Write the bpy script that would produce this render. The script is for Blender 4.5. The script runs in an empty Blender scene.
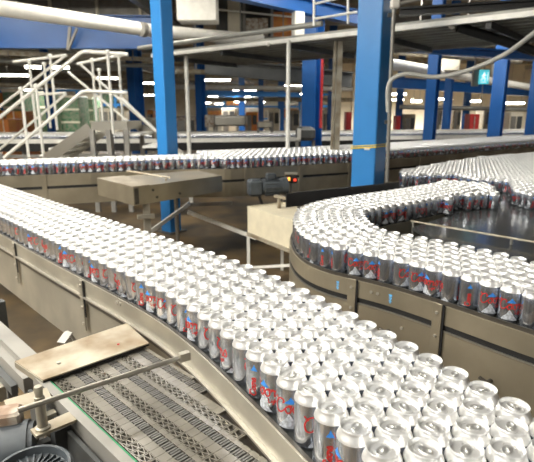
import bpy, math, random
import numpy as np
from mathutils import Vector, Matrix

random.seed(7)
rng = np.random.RandomState(11)
C = bpy.context.scene.collection
PI = math.pi

# ------------------------------------------------------------------ camera
FPX, HOR = 490.0, 112.0                       # focal length in pixels, horizon row (534x462 frame)
TH = math.atan((231 - HOR) / FPX)
CAMZ = 1.35
cam = bpy.data.cameras.new('camera')
cam.sensor_width = 36.0
cam.lens = FPX / 534 * 36.0
cam.clip_start = 0.05; cam.clip_end = 200
cam.dof.use_dof = True; cam.dof.focus_distance = 1.15; cam.dof.aperture_fstop = 7.5
camo = bpy.data.objects.new('camera', cam); C.objects.link(camo)
camo.location = (0, 0, CAMZ); camo.rotation_euler = (PI / 2 - TH, 0, 0)
bpy.context.scene.camera = camo

# ------------------------------------------------------------------ world, exposure, main lamps
world = bpy.data.worlds.new('hall_air'); bpy.context.scene.world = world
world.use_nodes = True
world.node_tree.nodes['Background'].inputs[0].default_value = (1.0, 0.97, 0.90, 1)
world.node_tree.nodes['Background'].inputs[1].default_value = 0.26
vs = bpy.context.scene.view_settings
vs.view_transform = 'Standard'; vs.look = 'None'; vs.exposure = 0.0; vs.gamma = 1.0
LAMP_W = 34.0
OVERHEAD = [(x, y) for y in (-1.6, 0.1, 1.8) for x in (-5.4, -4.2, -3.0, -1.4)] + [(-4.4, 4.2), (-2.0, 4.2), (-5.0, 7.6), (-2.2, 7.6), (1.2, 7.6), (3.0, 9.2), (7.8, 9.2), (8.6, 12.4)]  # last three are unseen lamps added to brighten the right-hand white pipe
OVZ = 3.6
FAR_W = 200.0

# ------------------------------------------------------------------ helpers
def ground(px, py, z):
    X = px - 267; Y = -(py - 231)
    fy = FPX * math.cos(TH) + Y * math.sin(TH); zz = -FPX * math.sin(TH) + Y * math.cos(TH)
    t = (z - CAMZ) / zz
    return Vector((X * t, fy * t, z))

def at(px, py, D):
    X = px - 267; Y = -(py - 231)
    fy = FPX * math.cos(TH) + Y * math.sin(TH); zz = -FPX * math.sin(TH) + Y * math.cos(TH)
    t = D / fy
    return Vector((X * t, D, CAMZ + zz * t))

def proj(p):
    x, y, z = p[0], p[1], p[2] - CAMZ
    d = y * math.cos(TH) - z * math.sin(TH)
    u = y * math.sin(TH) + z * math.cos(TH)
    if d < 0.05: return (9999, 9999, d)
    return (267 + FPX * x / d, 231 - FPX * u / d, d)

def mat(name, col, rough=0.5, metal=0.0, noise=0.0, nscale=8.0, col2=None, emit=None, estr=0.0, bump=0.0, bscale=60.0, stretch=None, rvar=0.0):
    m = bpy.data.materials.new(name); m.use_nodes = True
    nt = m.node_tree; b = nt.nodes['Principled BSDF']
    b.inputs['Base Color'].default_value = (*col, 1)
    b.inputs['Roughness'].default_value = rough
    b.inputs['Metallic'].default_value = metal
    if emit:
        b.inputs['Emission Color'].default_value = (*emit, 1); b.inputs['Emission Strength'].default_value = estr
    tc = nt.nodes.new('ShaderNodeTexCoord'); mp = nt.nodes.new('ShaderNodeMapping')
    nt.links.new(tc.outputs['Object'], mp.inputs[0])
    if stretch: mp.inputs['Scale'].default_value = stretch
    if noise > 0 or col2:
        n = nt.nodes.new('ShaderNodeTexNoise'); n.inputs['Scale'].default_value = nscale; n.inputs['Detail'].default_value = 6
        nt.links.new(mp.outputs[0], n.inputs['Vector'])
        r = nt.nodes.new('ShaderNodeValToRGB')
        c2 = col2 if col2 else tuple(max(0, c * (1 - noise)) for c in col)
        r.color_ramp.elements[0].position = 0.38; r.color_ramp.elements[1].position = 0.64
        r.color_ramp.elements[0].color = (*c2, 1); r.color_ramp.elements[1].color = (*col, 1)
        nt.links.new(n.outputs['Fac'], r.inputs[0]); nt.links.new(r.outputs[0], b.inputs['Base Color'])
        if rvar > 0:
            mr = nt.nodes.new('ShaderNodeMapRange'); mr.inputs[3].default_value = max(0, rough - rvar); mr.inputs[4].default_value = rough + rvar
            nt.links.new(n.outputs['Fac'], mr.inputs[0]); nt.links.new(mr.outputs[0], b.inputs['Roughness'])
    if bump > 0:
        n2 = nt.nodes.new('ShaderNodeTexNoise'); n2.inputs['Scale'].default_value = bscale
        nt.links.new(mp.outputs[0], n2.inputs['Vector'])
        bp = nt.nodes.new('ShaderNodeBump'); bp.inputs['Strength'].default_value = bump
        nt.links.new(n2.outputs['Fac'], bp.inputs['Height']); nt.links.new(bp.outputs[0], b.inputs['Normal'])
    return m

M = dict(
    can=mat('can_aluminium', (0.74, 0.78, 0.86), 0.22, 0.93, noise=0.30, nscale=130, stretch=(1, 1, 0.02)),  # upright streaks paint the can wall's reflections into its colour
    lid=mat('lid_aluminium', (0.93, 0.935, 0.93), 0.31, 0.66),
    neck=mat('neck_aluminium', (0.95, 0.95, 0.94), 0.36, 0.75),  # bare unprinted neck, coloured lighter for the light its slope catches
    tab=mat('tab_aluminium', (0.74, 0.74, 0.72), 0.35, 0.85),
    red=mat('red_ink', (0.50, 0.022, 0.02), 0.4),
    blue_ink=mat('blue_ink', (0.04, 0.24, 0.70), 0.4),
    white_ink=mat('pale_mountain_ink', (0.66, 0.70, 0.76), 0.55, 0.2, noise=0.5, nscale=160),
    steel=mat('worn_stainless', (0.44, 0.41, 0.335), 0.40, 0.55, noise=0.22, nscale=5, bump=0.05, rvar=0.06),
    steel_warm=mat('warm_stainless', (0.36, 0.315, 0.23), 0.36, 0.55, noise=0.25, nscale=4, bump=0.04, rvar=0.06),
    plate=mat('dull_plate', (0.42, 0.385, 0.305), 0.42, 0.3, nscale=9, col2=(0.27, 0.22, 0.15), bump=0.06, rvar=0.1),
    stained=mat('stained_plate', (0.47, 0.43, 0.335), 0.40, 0.25, nscale=6.5, col2=(0.22, 0.155, 0.085), bump=0.10, bscale=90, rvar=0.12),
    hose=mat('grey_hose', (0.46, 0.46, 0.43), 0.45),
    rail_dark=mat('dark_edge_rail', (0.10, 0.09, 0.075), 0.4, 0.5, noise=0.3, nscale=12),
    rod=mat('brushed_rod', (0.40, 0.38, 0.33), 0.30, 0.8),
    bolt=mat('bolt_steel', (0.62, 0.60, 0.55), 0.3, 0.8),
    black=mat('black_plastic', (0.012, 0.012, 0.012), 0.5, noise=0.4, nscale=10),
    black_groove=mat('black_groove', (0.008, 0.008, 0.008), 0.7, noise=0.3),
    belt=mat('belt_acetal', (0.20, 0.185, 0.155), 0.20, 0.1, noise=0.18, nscale=14, rvar=0.08),
    beltfine=mat('belt_grid', (0.12, 0.115, 0.105), 0.34, 0.1, noise=0.18, nscale=14),
    green=mat('green_wear_strip', (0.01, 0.30, 0.11), 0.5, noise=0.2),
    blue=mat('shaded_blue_paint', (0.014, 0.115, 0.40), 0.32, 0.0, noise=0.10, nscale=3),  # the columns' blue with shade put into its colour
    blue_lit=mat('lit_blue_paint', (0.035, 0.24, 0.62), 0.35, 0.0, noise=0.08, nscale=3),  # the same blue, coloured as on the lit column faces
    white_pipe=mat('white_pipe_wrap', (0.93, 0.91, 0.84), 0.45, noise=0.10, nscale=9),
    hand=mat('galvanised_handrail', (0.86, 0.85, 0.79), 0.35, 0.15, noise=0.10, nscale=12),
    grey=mat('grey_steel', (0.30, 0.29, 0.265), 0.45, 0.3, noise=0.2, nscale=6),
    deck=mat('deck_steel', (0.33, 0.33, 0.30), 0.42, 0.4, noise=0.2, nscale=6),
    dgrey=mat('dark_grey_paint', (0.085, 0.09, 0.09), 0.5, noise=0.3, nscale=4),
    cream=mat('cream_board', (0.80, 0.74, 0.60), 0.6, noise=0.08, nscale=6),
    beige=mat('beige_box', (0.66, 0.60, 0.45), 0.6, noise=0.12, nscale=10),
    motor=mat('grey_motor_paint', (0.075, 0.088, 0.10), 0.42, 0.1, noise=0.35, nscale=14),
    rust=mat('rusty_white', (0.56, 0.53, 0.46), 0.6, nscale=22, col2=(0.28, 0.19, 0.13)),
    conc=mat('floor_concrete', (0.16, 0.105, 0.045), 0.60, 0.0, nscale=1.6, col2=(0.022, 0.018, 0.012), bump=0.03, rvar=0.15),
    ceil=mat('ceiling_dark', (0.28, 0.235, 0.175), 0.8, noise=0.4, nscale=1),
    wall=mat('wall_cream', (0.80, 0.71, 0.54), 0.7, noise=0.2, nscale=0.6),
    wall_dim=mat('wall_brown', (0.74, 0.64, 0.48), 0.7, noise=0.4, nscale=0.5),
    tube=mat('lit_tube', (1, 1, 1), 0.4, emit=(1.0, 0.93, 0.78), estr=24.0),
    red_paint=mat('red_paint', (0.55, 0.03, 0.03), 0.45, noise=0.2),
    orange=mat('orange_board', (0.62, 0.27, 0.05), 0.6, nscale=5, col2=(0.55, 0.16, 0.05)),
    greenbox=mat('green_crate', (0.05, 0.19, 0.09), 0.6, nscale=9, col2=(0.26, 0.28, 0.20)),
    table=mat('wet_table_belt', (0.075, 0.080, 0.078), 0.20, 0.2, noise=0.25, nscale=9, bump=0.02, rvar=0.05),
    yellow=mat('yellow_cord', (0.88, 0.66, 0.03), 0.5),
    amber=mat('amber_lamp', (1, 0.5, 0.1), 0.3, emit=(1.0, 0.42, 0.06), estr=2.2),
    redlamp=mat('red_lamp', (1, 0.1, 0.05), 0.3, emit=(1.0, 0.05, 0.02), estr=1.2),
    sign=mat('sign_cyan', (0.1, 0.55, 0.62), 0.4, emit=(0.10, 0.62, 0.72), estr=0.75),
    signw=mat('sign_white', (0.9, 0.95, 0.95), 0.4, emit=(0.8, 1.0, 1.0), estr=0.9),
    blue_tape=mat('blue_tape', (0.12, 0.45, 0.85), 0.5),
)

class MB:
    """collects shapes into one mesh"""
    def __init__(s): s.v = []; s.f = []; s.m = []
    def add(s, vs_, fs, mi=0):
        o = len(s.v); s.v += [tuple(v) for v in vs_]
        for f in fs: s.f.append(tuple(i + o for i in f)); s.m.append(mi)
    def box(s, c, size, rot=0.0, mi=0, bev=0.0):
        cx, cy, cz = c; a, b, h = size[0] / 2, size[1] / 2, size[2] / 2
        R = Matrix.Rotation(rot, 3, 'Z')
        if bev <= 0:
            vs_ = [R @ Vector((x, y, z)) + Vector(c) for z in (-h, h) for x, y in ((-a, -b), (a, -b), (a, b), (-a, b))]
            s.add(vs_, [(3, 2, 1, 0), (4, 5, 6, 7), (0, 1, 5, 4), (1, 2, 6, 5), (2, 3, 7, 6), (3, 0, 4, 7)], mi)
        else:
            def ring(i, z):
                A, B = a - i, b - i; k = bev
                return [(-A, -B + k), (-A + k, -B), (A - k, -B), (A, -B + k), (A, B - k), (A - k, B), (-A + k, B), (-A, B - k)], z
            L = []
            for i, z in ((bev, -h), (0, -h + bev), (0, h - bev), (bev, h)):
                r, zz = ring(i, z); L.append([R @ Vector((x, y, zz)) + Vector(c) for x, y in r])
            vs_ = sum(L, []); fs = [tuple(range(7, -1, -1)), tuple(range(24, 32))]
            for q in range(3):
                for k in range(8): fs.append((q * 8 + k, q * 8 + (k + 1) % 8, q * 8 + 8 + (k + 1) % 8, q * 8 + 8 + k))
            s.add(vs_, fs, mi)
    def beam(s, p0, p1, w, h, mi=0, roll_up=Vector((0, 0, 1))):
        p0 = Vector(p0); p1 = Vector(p1); d = (p1 - p0).normalized()
        side = d.cross(roll_up)
        if side.length < 1e-4: side = Vector((1, 0, 0))
        side.normalize(); up = side.cross(d)
        vs_ = [p + side * (a * w / 2) + up * (b * h / 2) for p in (p0, p1) for a, b in ((-1, -1), (1, -1), (1, 1), (-1, 1))]
        s.add(vs_, [(3, 2, 1, 0), (4, 5, 6, 7), (0, 1, 5, 4), (1, 2, 6, 5), (2, 3, 7, 6), (3, 0, 4, 7)], mi)
    def tube(s, pts, r, n=10, mi=0, cap=True):
        pts = [Vector(p) for p in pts]; rings = []; prev = None
        for i, p in enumerate(pts):
            d = (pts[min(i + 1, len(pts) - 1)] - pts[max(i - 1, 0)]).normalized()
            if prev is None:
                a = d.orthogonal().normalized()
            else:
                a = (prev - d * prev.dot(d)).normalized()
            prev = a; b = d.cross(a)
            rings.append([p + (a * math.cos(t) + b * math.sin(t)) * r for t in [2 * PI * k / n for k in range(n)]])
        vs_ = sum(rings, []); fs = []
        for i in range(len(pts) - 1):
            for k in range(n): fs.append((i * n + k, i * n + (k + 1) % n, (i + 1) * n + (k + 1) % n, (i + 1) * n + k))
        if cap: fs.append(tuple(range(n - 1, -1, -1))); fs.append(tuple((len(pts) - 1) * n + k for k in range(n)))
        s.add(vs_, fs, mi)
    def lathe(s, prof, n=24, mi=0, c=(0, 0, 0), mis=None):
        vs_ = []; fs = []; base = []
        for r, z in prof:
            if r < 1e-6: base.append((len(vs_), 1)); vs_.append((c[0], c[1], c[2] + z))
            else:
                base.append((len(vs_), n))
                for k in range(n): a = 2 * PI * k / n; vs_.append((c[0] + r * math.cos(a), c[1] + r * math.sin(a), c[2] + z))
        o = len(s.v); s.v += vs_
        for i in range(len(prof) - 1):
            (b0, n0), (b1, n1) = base[i], base[i + 1]; m_ = mis[i] if mis else mi
            for k in range(n):
                k2 = (k + 1) % n
                if n0 == 1 and n1 == 1: continue
                if n0 == 1: f = (b0, b1 + k2, b1 + k)
                elif n1 == 1: f = (b0 + k, b0 + k2, b1)
                else: f = (b0 + k, b0 + k2, b1 + k2, b1 + k)
                s.f.append(tuple(j + o for j in f)); s.m.append(m_)
    def prism(s, poly, z0, z1, mi=0):
        n = len(poly); vs_ = [(p[0], p[1], z0) for p in poly] + [(p[0], p[1], z1) for p in poly]
        s.add(vs_, [tuple(range(n - 1, -1, -1)), tuple(range(n, 2 * n))] + [(k, (k + 1) % n, n + (k + 1) % n, n + k) for k in range(n)], mi)
    def wall(s, path, t0, t1, z0, z1, mi=0):
        """a sheet that follows a plan path, between sideways offsets t0..t1 and heights z0..z1"""
        A = offset(path, t0); B = offset(path, t1); n = len(path)
        vs_ = [(p[0], p[1], z0) for p in A] + [(p[0], p[1], z0) for p in B] + [(p[0], p[1], z1) for p in A] + [(p[0], p[1], z1) for p in B]
        fs = [(0, n, 3 * n, 2 * n), (n - 1, 3 * n - 1, 4 * n - 1, 2 * n - 1)[::-1]]
        for i in range(n - 1):
            fs += [(i, i + 1, n + i + 1, n + i), (2 * n + i, 3 * n + i, 3 * n + i + 1, 2 * n + i + 1), (i, 2 * n + i, 2 * n + i + 1, i + 1), (n + i, n + i + 1, 3 * n + i + 1, 3 * n + i)]
        s.add(vs_, fs, mi)
    def mesh(s, name, mats, smooth=None):
        me = bpy.data.meshes.new(name); me.from_pydata(s.v, [], s.f)
        for m_ in (mats if isinstance(mats, (list, tuple)) else [mats]): me.materials.append(m_)
        if isinstance(mats, (list, tuple)): me.polygons.foreach_set('material_index', s.m)
        if smooth:
            me.polygons.foreach_set('use_smooth', [True] * len(me.polygons))
            me.set_sharp_from_angle(angle=math.radians(smooth))
        me.update()
        return me
    def build(s, name, mats, parent=None, smooth=None, origin=None):
        if parent is not None and origin is None and parent.get('_o') is not None: origin = Vector(parent['_o'])
        if origin is not None:
            s.v = [(v[0] - origin[0], v[1] - origin[1], v[2] - origin[2]) for v in s.v]
        o = bpy.data.objects.new(name, s.mesh(name, mats, smooth)); C.objects.link(o)
        if parent is not None: o.parent = parent; o['_o'] = list(origin) if origin is not None else [0, 0, 0]
        elif origin is not None: o.location = origin; o['_o'] = list(origin)
        else: o['_o'] = [0, 0, 0]
        return o

def tag(o, label, cat, group=None, kind=None):
    if label: o['label'] = label
    if cat: o['category'] = cat
    if group: o['group'] = group
    if kind: o['kind'] = kind
    return o

def thing(name, label, cat, loc=(0, 0, 0), group=None):
    o = bpy.data.objects.new(name, None); C.objects.link(o); o.location = loc; o.empty_display_size = 0.05
    o['_o'] = list(loc)
    return tag(o, label, cat, group)

def struct(o): o['kind'] = 'structure'; return o

def smooth_path(pts, it=3):
    P = [Vector((p[0], p[1])) for p in pts]
    for _ in range(it):
        Q = [P[0]]
        for i in range(len(P) - 1): Q += [P[i] * 0.75 + P[i + 1] * 0.25, P[i] * 0.25 + P[i + 1] * 0.75]
        Q.append(P[-1]); P = Q
    return resample(P, 0.03)

def resample(P, step):
    L = [0]
    for i in range(1, len(P)): L.append(L[-1] + (P[i] - P[i - 1]).length)
    n = max(2, int(L[-1] / step) + 1); out = []; j = 0
    for k in range(n + 1):
        s_ = L[-1] * k / n
        while j < len(L) - 2 and L[j + 1] < s_: j += 1
        t = (s_ - L[j]) / max(1e-9, L[j + 1] - L[j]); out.append(P[j].lerp(P[j + 1], t))
    return out

def offset(path, d):
    """shift a plan path to its right-hand side by d (negative = left)"""
    out = []
    for i, p in enumerate(path):
        t = (path[min(i + 1, len(path) - 1)] - path[max(i - 1, 0)]).normalized()
        out.append(p + Vector((t.y, -t.x)) * d)
    return out

def arclen(P):
    L = [0]
    for i in range(1, len(P)): L.append(L[-1] + (P[i] - P[i - 1]).length)
    return L

def point_on(P, L, s_):
    if s_ <= 0: return P[0] + (P[1] - P[0]).normalized() * s_
    if s_ >= L[-1]: return P[-1] + (P[-1] - P[-2]).normalized() * (s_ - L[-1])
    lo = int(np.searchsorted(L, s_)) - 1; lo = max(0, min(lo, len(P) - 2))
    return P[lo].lerp(P[lo + 1], (s_ - L[lo]) / max(1e-9, L[lo + 1] - L[lo]))

CR, CH = 0.033, 0.122            # can radius, height
TOPZ = 0.825; BASEZ = TOPZ - CH  # foreground streams

# ------------------------------------------------------------------ the setting
HALL_X0, HALL_X1, HALL_Y0, HALL_Y1, CEILZ = -26, 30, -3.0, 46, 4.3
b = MB(); b.box(((HALL_X0 + HALL_X1) / 2, (HALL_Y0 + HALL_Y1) / 2, -0.05), (HALL_X1 - HALL_X0, HALL_Y1 - HALL_Y0, 0.1)); struct(b.build('floor', M['conc']))
b = MB(); b.box(((HALL_X0 + HALL_X1) / 2, (HALL_Y0 + HALL_Y1) / 2, CEILZ + 0.05), (HALL_X1 - HALL_X0, HALL_Y1 - HALL_Y0, 0.1))
struct(b.build('ceiling', M['ceil']))
b = MB(); b.box(((HALL_X0 + HALL_X1) / 2, HALL_Y1 + 0.1, CEILZ / 2), (HALL_X1 - HALL_X0, 0.2, CEILZ)); struct(b.build('wall_back', M['wall_dim']))
b = MB(); b.box((HALL_X0 - 0.1, HALL_Y1 / 2, CEILZ / 2), (0.2, HALL_Y1 + 0.2, CEILZ)); struct(b.build('wall_left', M['wall_dim']))
b = MB(); b.box((HALL_X1 + 0.1, HALL_Y1 / 2, CEILZ / 2), (0.2, HALL_Y1 + 0.2, CEILZ)); struct(b.build('wall_right', M['wall_dim']))
# cream inner wall on the right, with pilasters
b = MB(); b.box((14.2, 24.1, CEILZ / 2), (22, 0.2, CEILZ))
for k in range(9): b.box((4.2 + k * 2.3, 23.96, CEILZ / 2), (0.35, 0.12, CEILZ - 0.01))
struct(b.build('wall_partition', M['wall']))

n_ = 0
for k, y in enumerate((9.8, 12.6, 15.4, 18.5, 22, 26, 31, 37)):
    n_ += 1; b = MB(); b.beam((HALL_X0 + .01, y, 3.62 - .02 * k), (HALL_X1 - .01, y + 1.2, 3.62 - .02 * k), 0.16, 0.24); struct(b.build('trim_%d' % n_, M['grey'] if k % 2 else M['plate']))
for k, x in enumerate((-11, -6.5, -2.4, 2.2, 6.4, 11.5, 17)):
    n_ += 1; b = MB(); b.beam((x, 9.0, 3.36), (x + 1.5, 45.9, 3.36), 0.12, 0.18); struct(b.build('trim_%d' % n_, M['grey'] if k % 2 else M['deck']))

# ------------------------------------------------------------------ paths of the can streams (plan, centre line of the outermost row)
pathA = smooth_path([(0.356, 0.395), (0.175, 0.705), (0.024, 0.968), (-0.155, 1.259), (-0.308, 1.462), (-0.491, 1.656), (-0.895, 2.058), (-1.530, 2.720), (-2.45, 3.66), (-3.3, 4.5)])
outerB = [(1.50, 0.64), (1.25, 0.93), (1.03, 1.165), (0.81, 1.405), (0.66, 1.60), (0.53, 1.755), (0.41, 1.865), (0.30, 1.945), (0.215, 2.06), (0.170, 2.22), (0.160, 2.44), (0.185, 2.66), (0.26, 2.85), (0.41, 3.02), (0.61, 3.17), (0.90, 3.38), (1.32, 3.74)]
pathB = smooth_path(outerB)

def rows_plain(path, nrows, pitch, rowgap):
    """gently bending stream: rows share one parameter, odd rows shifted half a pitch"""
    L = arclen(path); out = []
    for r in range(nrows):
        Q = offset(path, r * rowgap); row = []
        LQ = arclen(Q); ratio_n = len(Q)
        s_ = 0.5 * pitch * (r % 2)
        while s_ < L[-1]:
            i = int(np.searchsorted(L, s_)) - 1; i = max(0, min(i, len(path) - 2)); t = (s_ - L[i]) / max(1e-9, L[i + 1] - L[i])
            p = Q[i].lerp(Q[i + 1], t); row.append((p.x, p.y)); s_ += pitch
        out.append(row)
    return out

rowsA = rows_plain(pathA, 6, 0.0672, 0.0585)

def relax(P, path, lo, hi, extra=None, it=260, d0=0.0664):
    P = np.array(P, float); path_a = np.array([(p.x, p.y) for p in path])
    T = np.gradient(path_a, axis=0); T /= np.linalg.norm(T, axis=1)[:, None]; Nn = np.stack([T[:, 1], -T[:, 0]], 1)
    for k in range(it):
        D = P[:, None] - P[None]; d = np.linalg.norm(D, axis=2); np.fill_diagonal(d, 9)
        m = d < d0; w = np.where(m, (d0 - d) / np.maximum(d, 1e-6), 0)
        P += 0.42 * (D * w[..., None]).sum(1)
        q = np.linalg.norm(P[:, None] - path_a[None], axis=2).argmin(1)
        off = ((P - path_a[q]) * Nn[q]).sum(1)
        P += ((np.clip(off, lo, hi) - off))[:, None] * Nn[q]
    return P

# conveyor B: six rows, wrapped round the bend (the last row is left out where the bend is tightest)
initB, rowB = [], []
for r in range(6):
    Q = offset(pathB, r * 0.0592); Q = resample(Q, 0.02); L = arclen(Q)
    pitch = 0.0685; s_ = 0.034 * (r % 2)
    while s_ < L[-1] - 0.01:
        p = point_on(Q, L, s_); initB.append((p.x + rng.uniform(-.003, .003), p.y + rng.uniform(-.003, .003))); rowB.append(r); s_ += pitch
PB = relax(initB, pathB, 0, 0.33)
def dedupe(P, tags, dmin):
    keep = []; 
    for i in range(len(P)):
        if all((P[i][0] - P[j][0]) ** 2 + (P[i][1] - P[j][1]) ** 2 > dmin * dmin for j in keep): keep.append(i)
    return [tuple(P[i]) for i in keep], [tags[i] for i in keep]
PB, rowB = dedupe(PB, rowB, 0.0640)

def hexfill(poly, ang, pitch, avoid=(), jitter=0.0):
    """close-packed lattice clipped to a plan polygon"""
    cx = sum(p[0] for p in poly) / len(poly); cy = sum(p[1] for p in poly) / len(poly)
    R = max(math.hypot(p[0] - cx, p[1] - cy) for p in poly); n = int(R / pitch) + 3
    ca, sa = math.cos(ang), math.sin(ang); out = []
    for j in range(-int(n * 1.2), int(n * 1.2) + 1):
        for i in range(-n, n + 1):
            u = (i + 0.5 * (j % 2)) * pitch; v = j * pitch * 0.8665
            x, y = cx + u * ca - v * sa, cy + u * sa + v * ca
            ins = False; k2 = len(poly) - 1
            for k in range(len(poly)):
                (xa, ya), (xb, yb) = poly[k], poly[k2]
                if (ya > y) != (yb > y) and x < (xb - xa) * (y - ya) / (yb - ya) + xa: ins = not ins
                k2 = k
            if ins and all((x - a[0]) ** 2 + (y - a[1]) ** 2 > 0.0668 ** 2 for a in avoid):
                out.append((x + rng.uniform(-jitter, jitter), y + rng.uniform(-jitter, jitter)))
    return out

g2 = lambda x, y, z=TOPZ: tuple(ground(x, y, z)[:2])
polyT = [(1.16, 3.10), (1.30, 3.24), (1.57, 3.27), (1.68, 3.74), (1.42, 3.92), (1.16, 3.60)]
PT = hexfill(polyT, math.radians(25), 0.0695, PB, 0.001)
polyS = [g2(402, 173.5), g2(455, 172.5), g2(474, 177), g2(511, 179.5), g2(516, 190), g2(575, 196), g2(600, 150), g2(534, 152), g2(480, 156), g2(440, 162.5), g2(403, 169.5)]
PS = hexfill(polyS, math.radians(38), 0.0712, PB + PT, 0.0024)

# conveyor C (middle distance, cans 0.1 m higher) and the far line
ZC = 0.93; ZD = 0.93
pathC1 = resample([Vector(p) for p in ((-3.4, 3.88), (-2.26, 4.27), (-0.86, 4.80), (-0.47, 4.86))], 0.05)
pathC2 = resample([Vector(p) for p in ((-0.40, 4.80), (0.93, 5.45), (1.45, 5.85), (4.4, 8.0), (6.2, 9.2))], 0.05)
def rows_side(path, nrows, pitch, gap):
    out = []
    for r in range(nrows):
        Q = offset(path, -r * gap); L = arclen(Q); s_ = 0.5 * pitch * (r % 2)
        while s_ < L[-1]:
            p = point_on(Q, L, s_); out.append((p.x + rng.uniform(-.0005, .0005), p.y + rng.uniform(-.0005, .0005))); s_ += pitch
    return out
PC = rows_side(pathC1, 5, 0.0675, 0.0588)
PC2 = rows_side(pathC2, 15, 0.0675, 0.0588)
pathD = resample([Vector(p) for p in ((-7.5, 9.1), (-2.0, 9.5), (3.5, 10.8), (12, 12.2))], 0.1)
PD = rows_side(pathD, 7, 0.069, 0.060)

def inframe(x, y, z, mx=12, my=12):
    u, v, d = proj((x, y, z)); return -mx < u < 534 + mx and -my < v < 462 + my and d > 0.1

# ------------------------------------------------------------------ the can
def script_word(strokes_list, x0, scale):
    out = []; x = x0
    for adv, sts in strokes_list:
        for st in sts: out.append([(x + px_ * scale, py_ * scale) for px_, py_ in st])
        x += adv * scale
    return out, x
GL = {
 'C': (0.82, [[(.62, .70), (.74, .80), (.66, .97), (.42, 1.0), (.18, .80), (.05, .45), (.16, .08), (.42, -.02), (.68, .14), (.80, .32)], [(.30, .80), (.12, .98), (.02, 1.08)]]),
 'o': (0.50, [[(.25, .50), (.08, .42), (.04, .22), (.14, .02), (.32, .02), (.42, .22), (.36, .44), (.25, .50), (.34, .56), (.50, .48)]]),
 'r': (0.40, [[(.02, .34), (.12, .56), (.18, .44), (.30, .46), (.26, .20), (.28, .0), (.42, .12)]]),
 's': (0.46, [[(.02, .10), (.22, .60), (.34, .38), (.38, .10), (.24, -.02), (.08, .06)]]),
 'L': (0.62, [[(.10, .95), (.18, .05), (.56, .05)]]), 'i': (0.26, [[(.10, .48), (.12, .02)], [(.10, .70), (.12, .78)]]),
 'g': (0.46, [[(.34, .46), (.14, .48), (.06, .24), (.18, .06), (.34, .16), (.36, .46), (.34, -.22), (.16, -.34), (.04, -.2)]]),
 'h': (0.46, [[(.06, .95), (.08, .02), (.14, .34), (.28, .44), (.36, .28), (.36, .02)]]),
 't': (0.36, [[(.16, .80), (.16, .12), (.30, .02)], [(.02, .54), (.32, .56)]]),
}
def ribbon(m_, pts, w, R, ang0, zc, rot90=False, sub=4, mi=0, lean=0.0):
    # Catmull-Rom through the stroke, then a flat ribbon laid on the can wall
    P = [Vector(p) for p in pts]; Q = []
    for i in range(len(P) - 1):
        p0 = P[max(i - 1, 0)]; p1 = P[i]; p2 = P[i + 1]; p3 = P[min(i + 2, len(P) - 1)]
        for k in range(sub):
            t = k / sub
            Q.append(0.5 * ((2 * p1) + (p2 - p0) * t + (2 * p0 - 5 * p1 + 4 * p2 - p3) * t * t + (3 * p1 - p0 - 3 * p2 + p3) * t ** 3))
    Q.append(P[-1]); vs_ = []
    for i, q in enumerate(Q):
        t = (Q[min(i + 1, len(Q) - 1)] - Q[max(i - 1, 0)]).normalized(); n = Vector((-t.y, t.x)) * w / 2
        for a in (q + n, q - n):
            u, v = (a.x, a.y + a.x * lean) if not rot90 else (-a.y, a.x)
            an = ang0 + u / R
            vs_.append((R * math.cos(an), R * math.sin(an), zc + v))
    m_.add(vs_, [(2 * i, 2 * i + 1, 2 * i + 3, 2 * i + 2) for i in range(len(Q) - 1)], mi)

def word_mesh(m_, sub=4, mi=0, which='both'):
    R = CR + 0.0005
    if which == 'back':
        for st in script_word([GL[c] for c in 'Coors'], 0, 0.0165)[0]: ribbon(m_, st, 0.0028, R, PI * .62, 0.016, True, sub=sub, mi=mi)
        return
    sts, x = script_word([GL[c] for c in 'Coors'], 0, 0.031)
    off = x / 2 - 0.006
    for st in sts: ribbon(m_, [(p[0] - off, p[1]) for p in st], 0.0031, R, -PI / 2, 0.048, sub=sub, mi=mi, lean=0.06)
    for st in script_word([GL[c] for c in 'Light'], 0, 0.011)[0]:
        ribbon(m_, [(p[0] + 0.014, p[1]) for p in st], 0.0017, R, -PI / 2, 0.033, sub=sub, mi=mi, lean=0.06)
    # upright lettering up the back of the can
    sts, x = script_word([GL[c] for c in 'Coors'], 0, 0.0165)
    if which == 'both':
        for st in sts: ribbon(m_, st, 0.0028, R, PI * .62, 0.016, True, sub=sub, mi=mi)

def tri_patch(m_, poly, ang0, R, mi=0, n=6):
    # vertical column strips of a plan polygon function (x -> z0, z1) laid round the wall
    xs, lo, hi = poly
    vs_ = []; 
    for i, x in enumerate(xs):
        an = ang0 + x / R
        vs_ += [(R * math.cos(an), R * math.sin(an), lo[i]), (R * math.cos(an), R * math.sin(an), hi[i])]
    m_.add(vs_, [(2 * i, 2 * i + 2, 2 * i + 3, 2 * i + 1) for i in range(len(xs) - 1)], mi)

def peaks(m_, mi=0, which=(0, 1)):
    R = CR + 0.00035
    xs = [-.013, -.008, -.004, 0.0, .004, .008, .014]
    for q in which:
        a0 = (-PI / 2 + 0.05, PI * .62 - .13)[q]
        tri_patch(m_, ([x * (1, .6)[q] for x in xs], [0.069 + .008 * q] * 7, [0.0695 + .008 * q + d for d in (0, .005, .008, .015, .010, .006, 0)]), a0, R, mi)
def snow(m_, mi=0):
    R = CR + 0.0002
    xs = [-.026, -.020, -.014, -.008, -.002, .004, .010, .016, .024]
    tri_patch(m_, (xs, [0.012] * 9, [0.0125, .022, .027, .034, .046, .040, .030, .022, .0125]), -PI / 2, R, mi)
    tri_patch(m_, ([x * .6 for x in xs], [0.008] * 9, [0.0085, .011, .014, .017, .022, .019, .015, .012, .0085]), PI * 0.05, R, mi)

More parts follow.
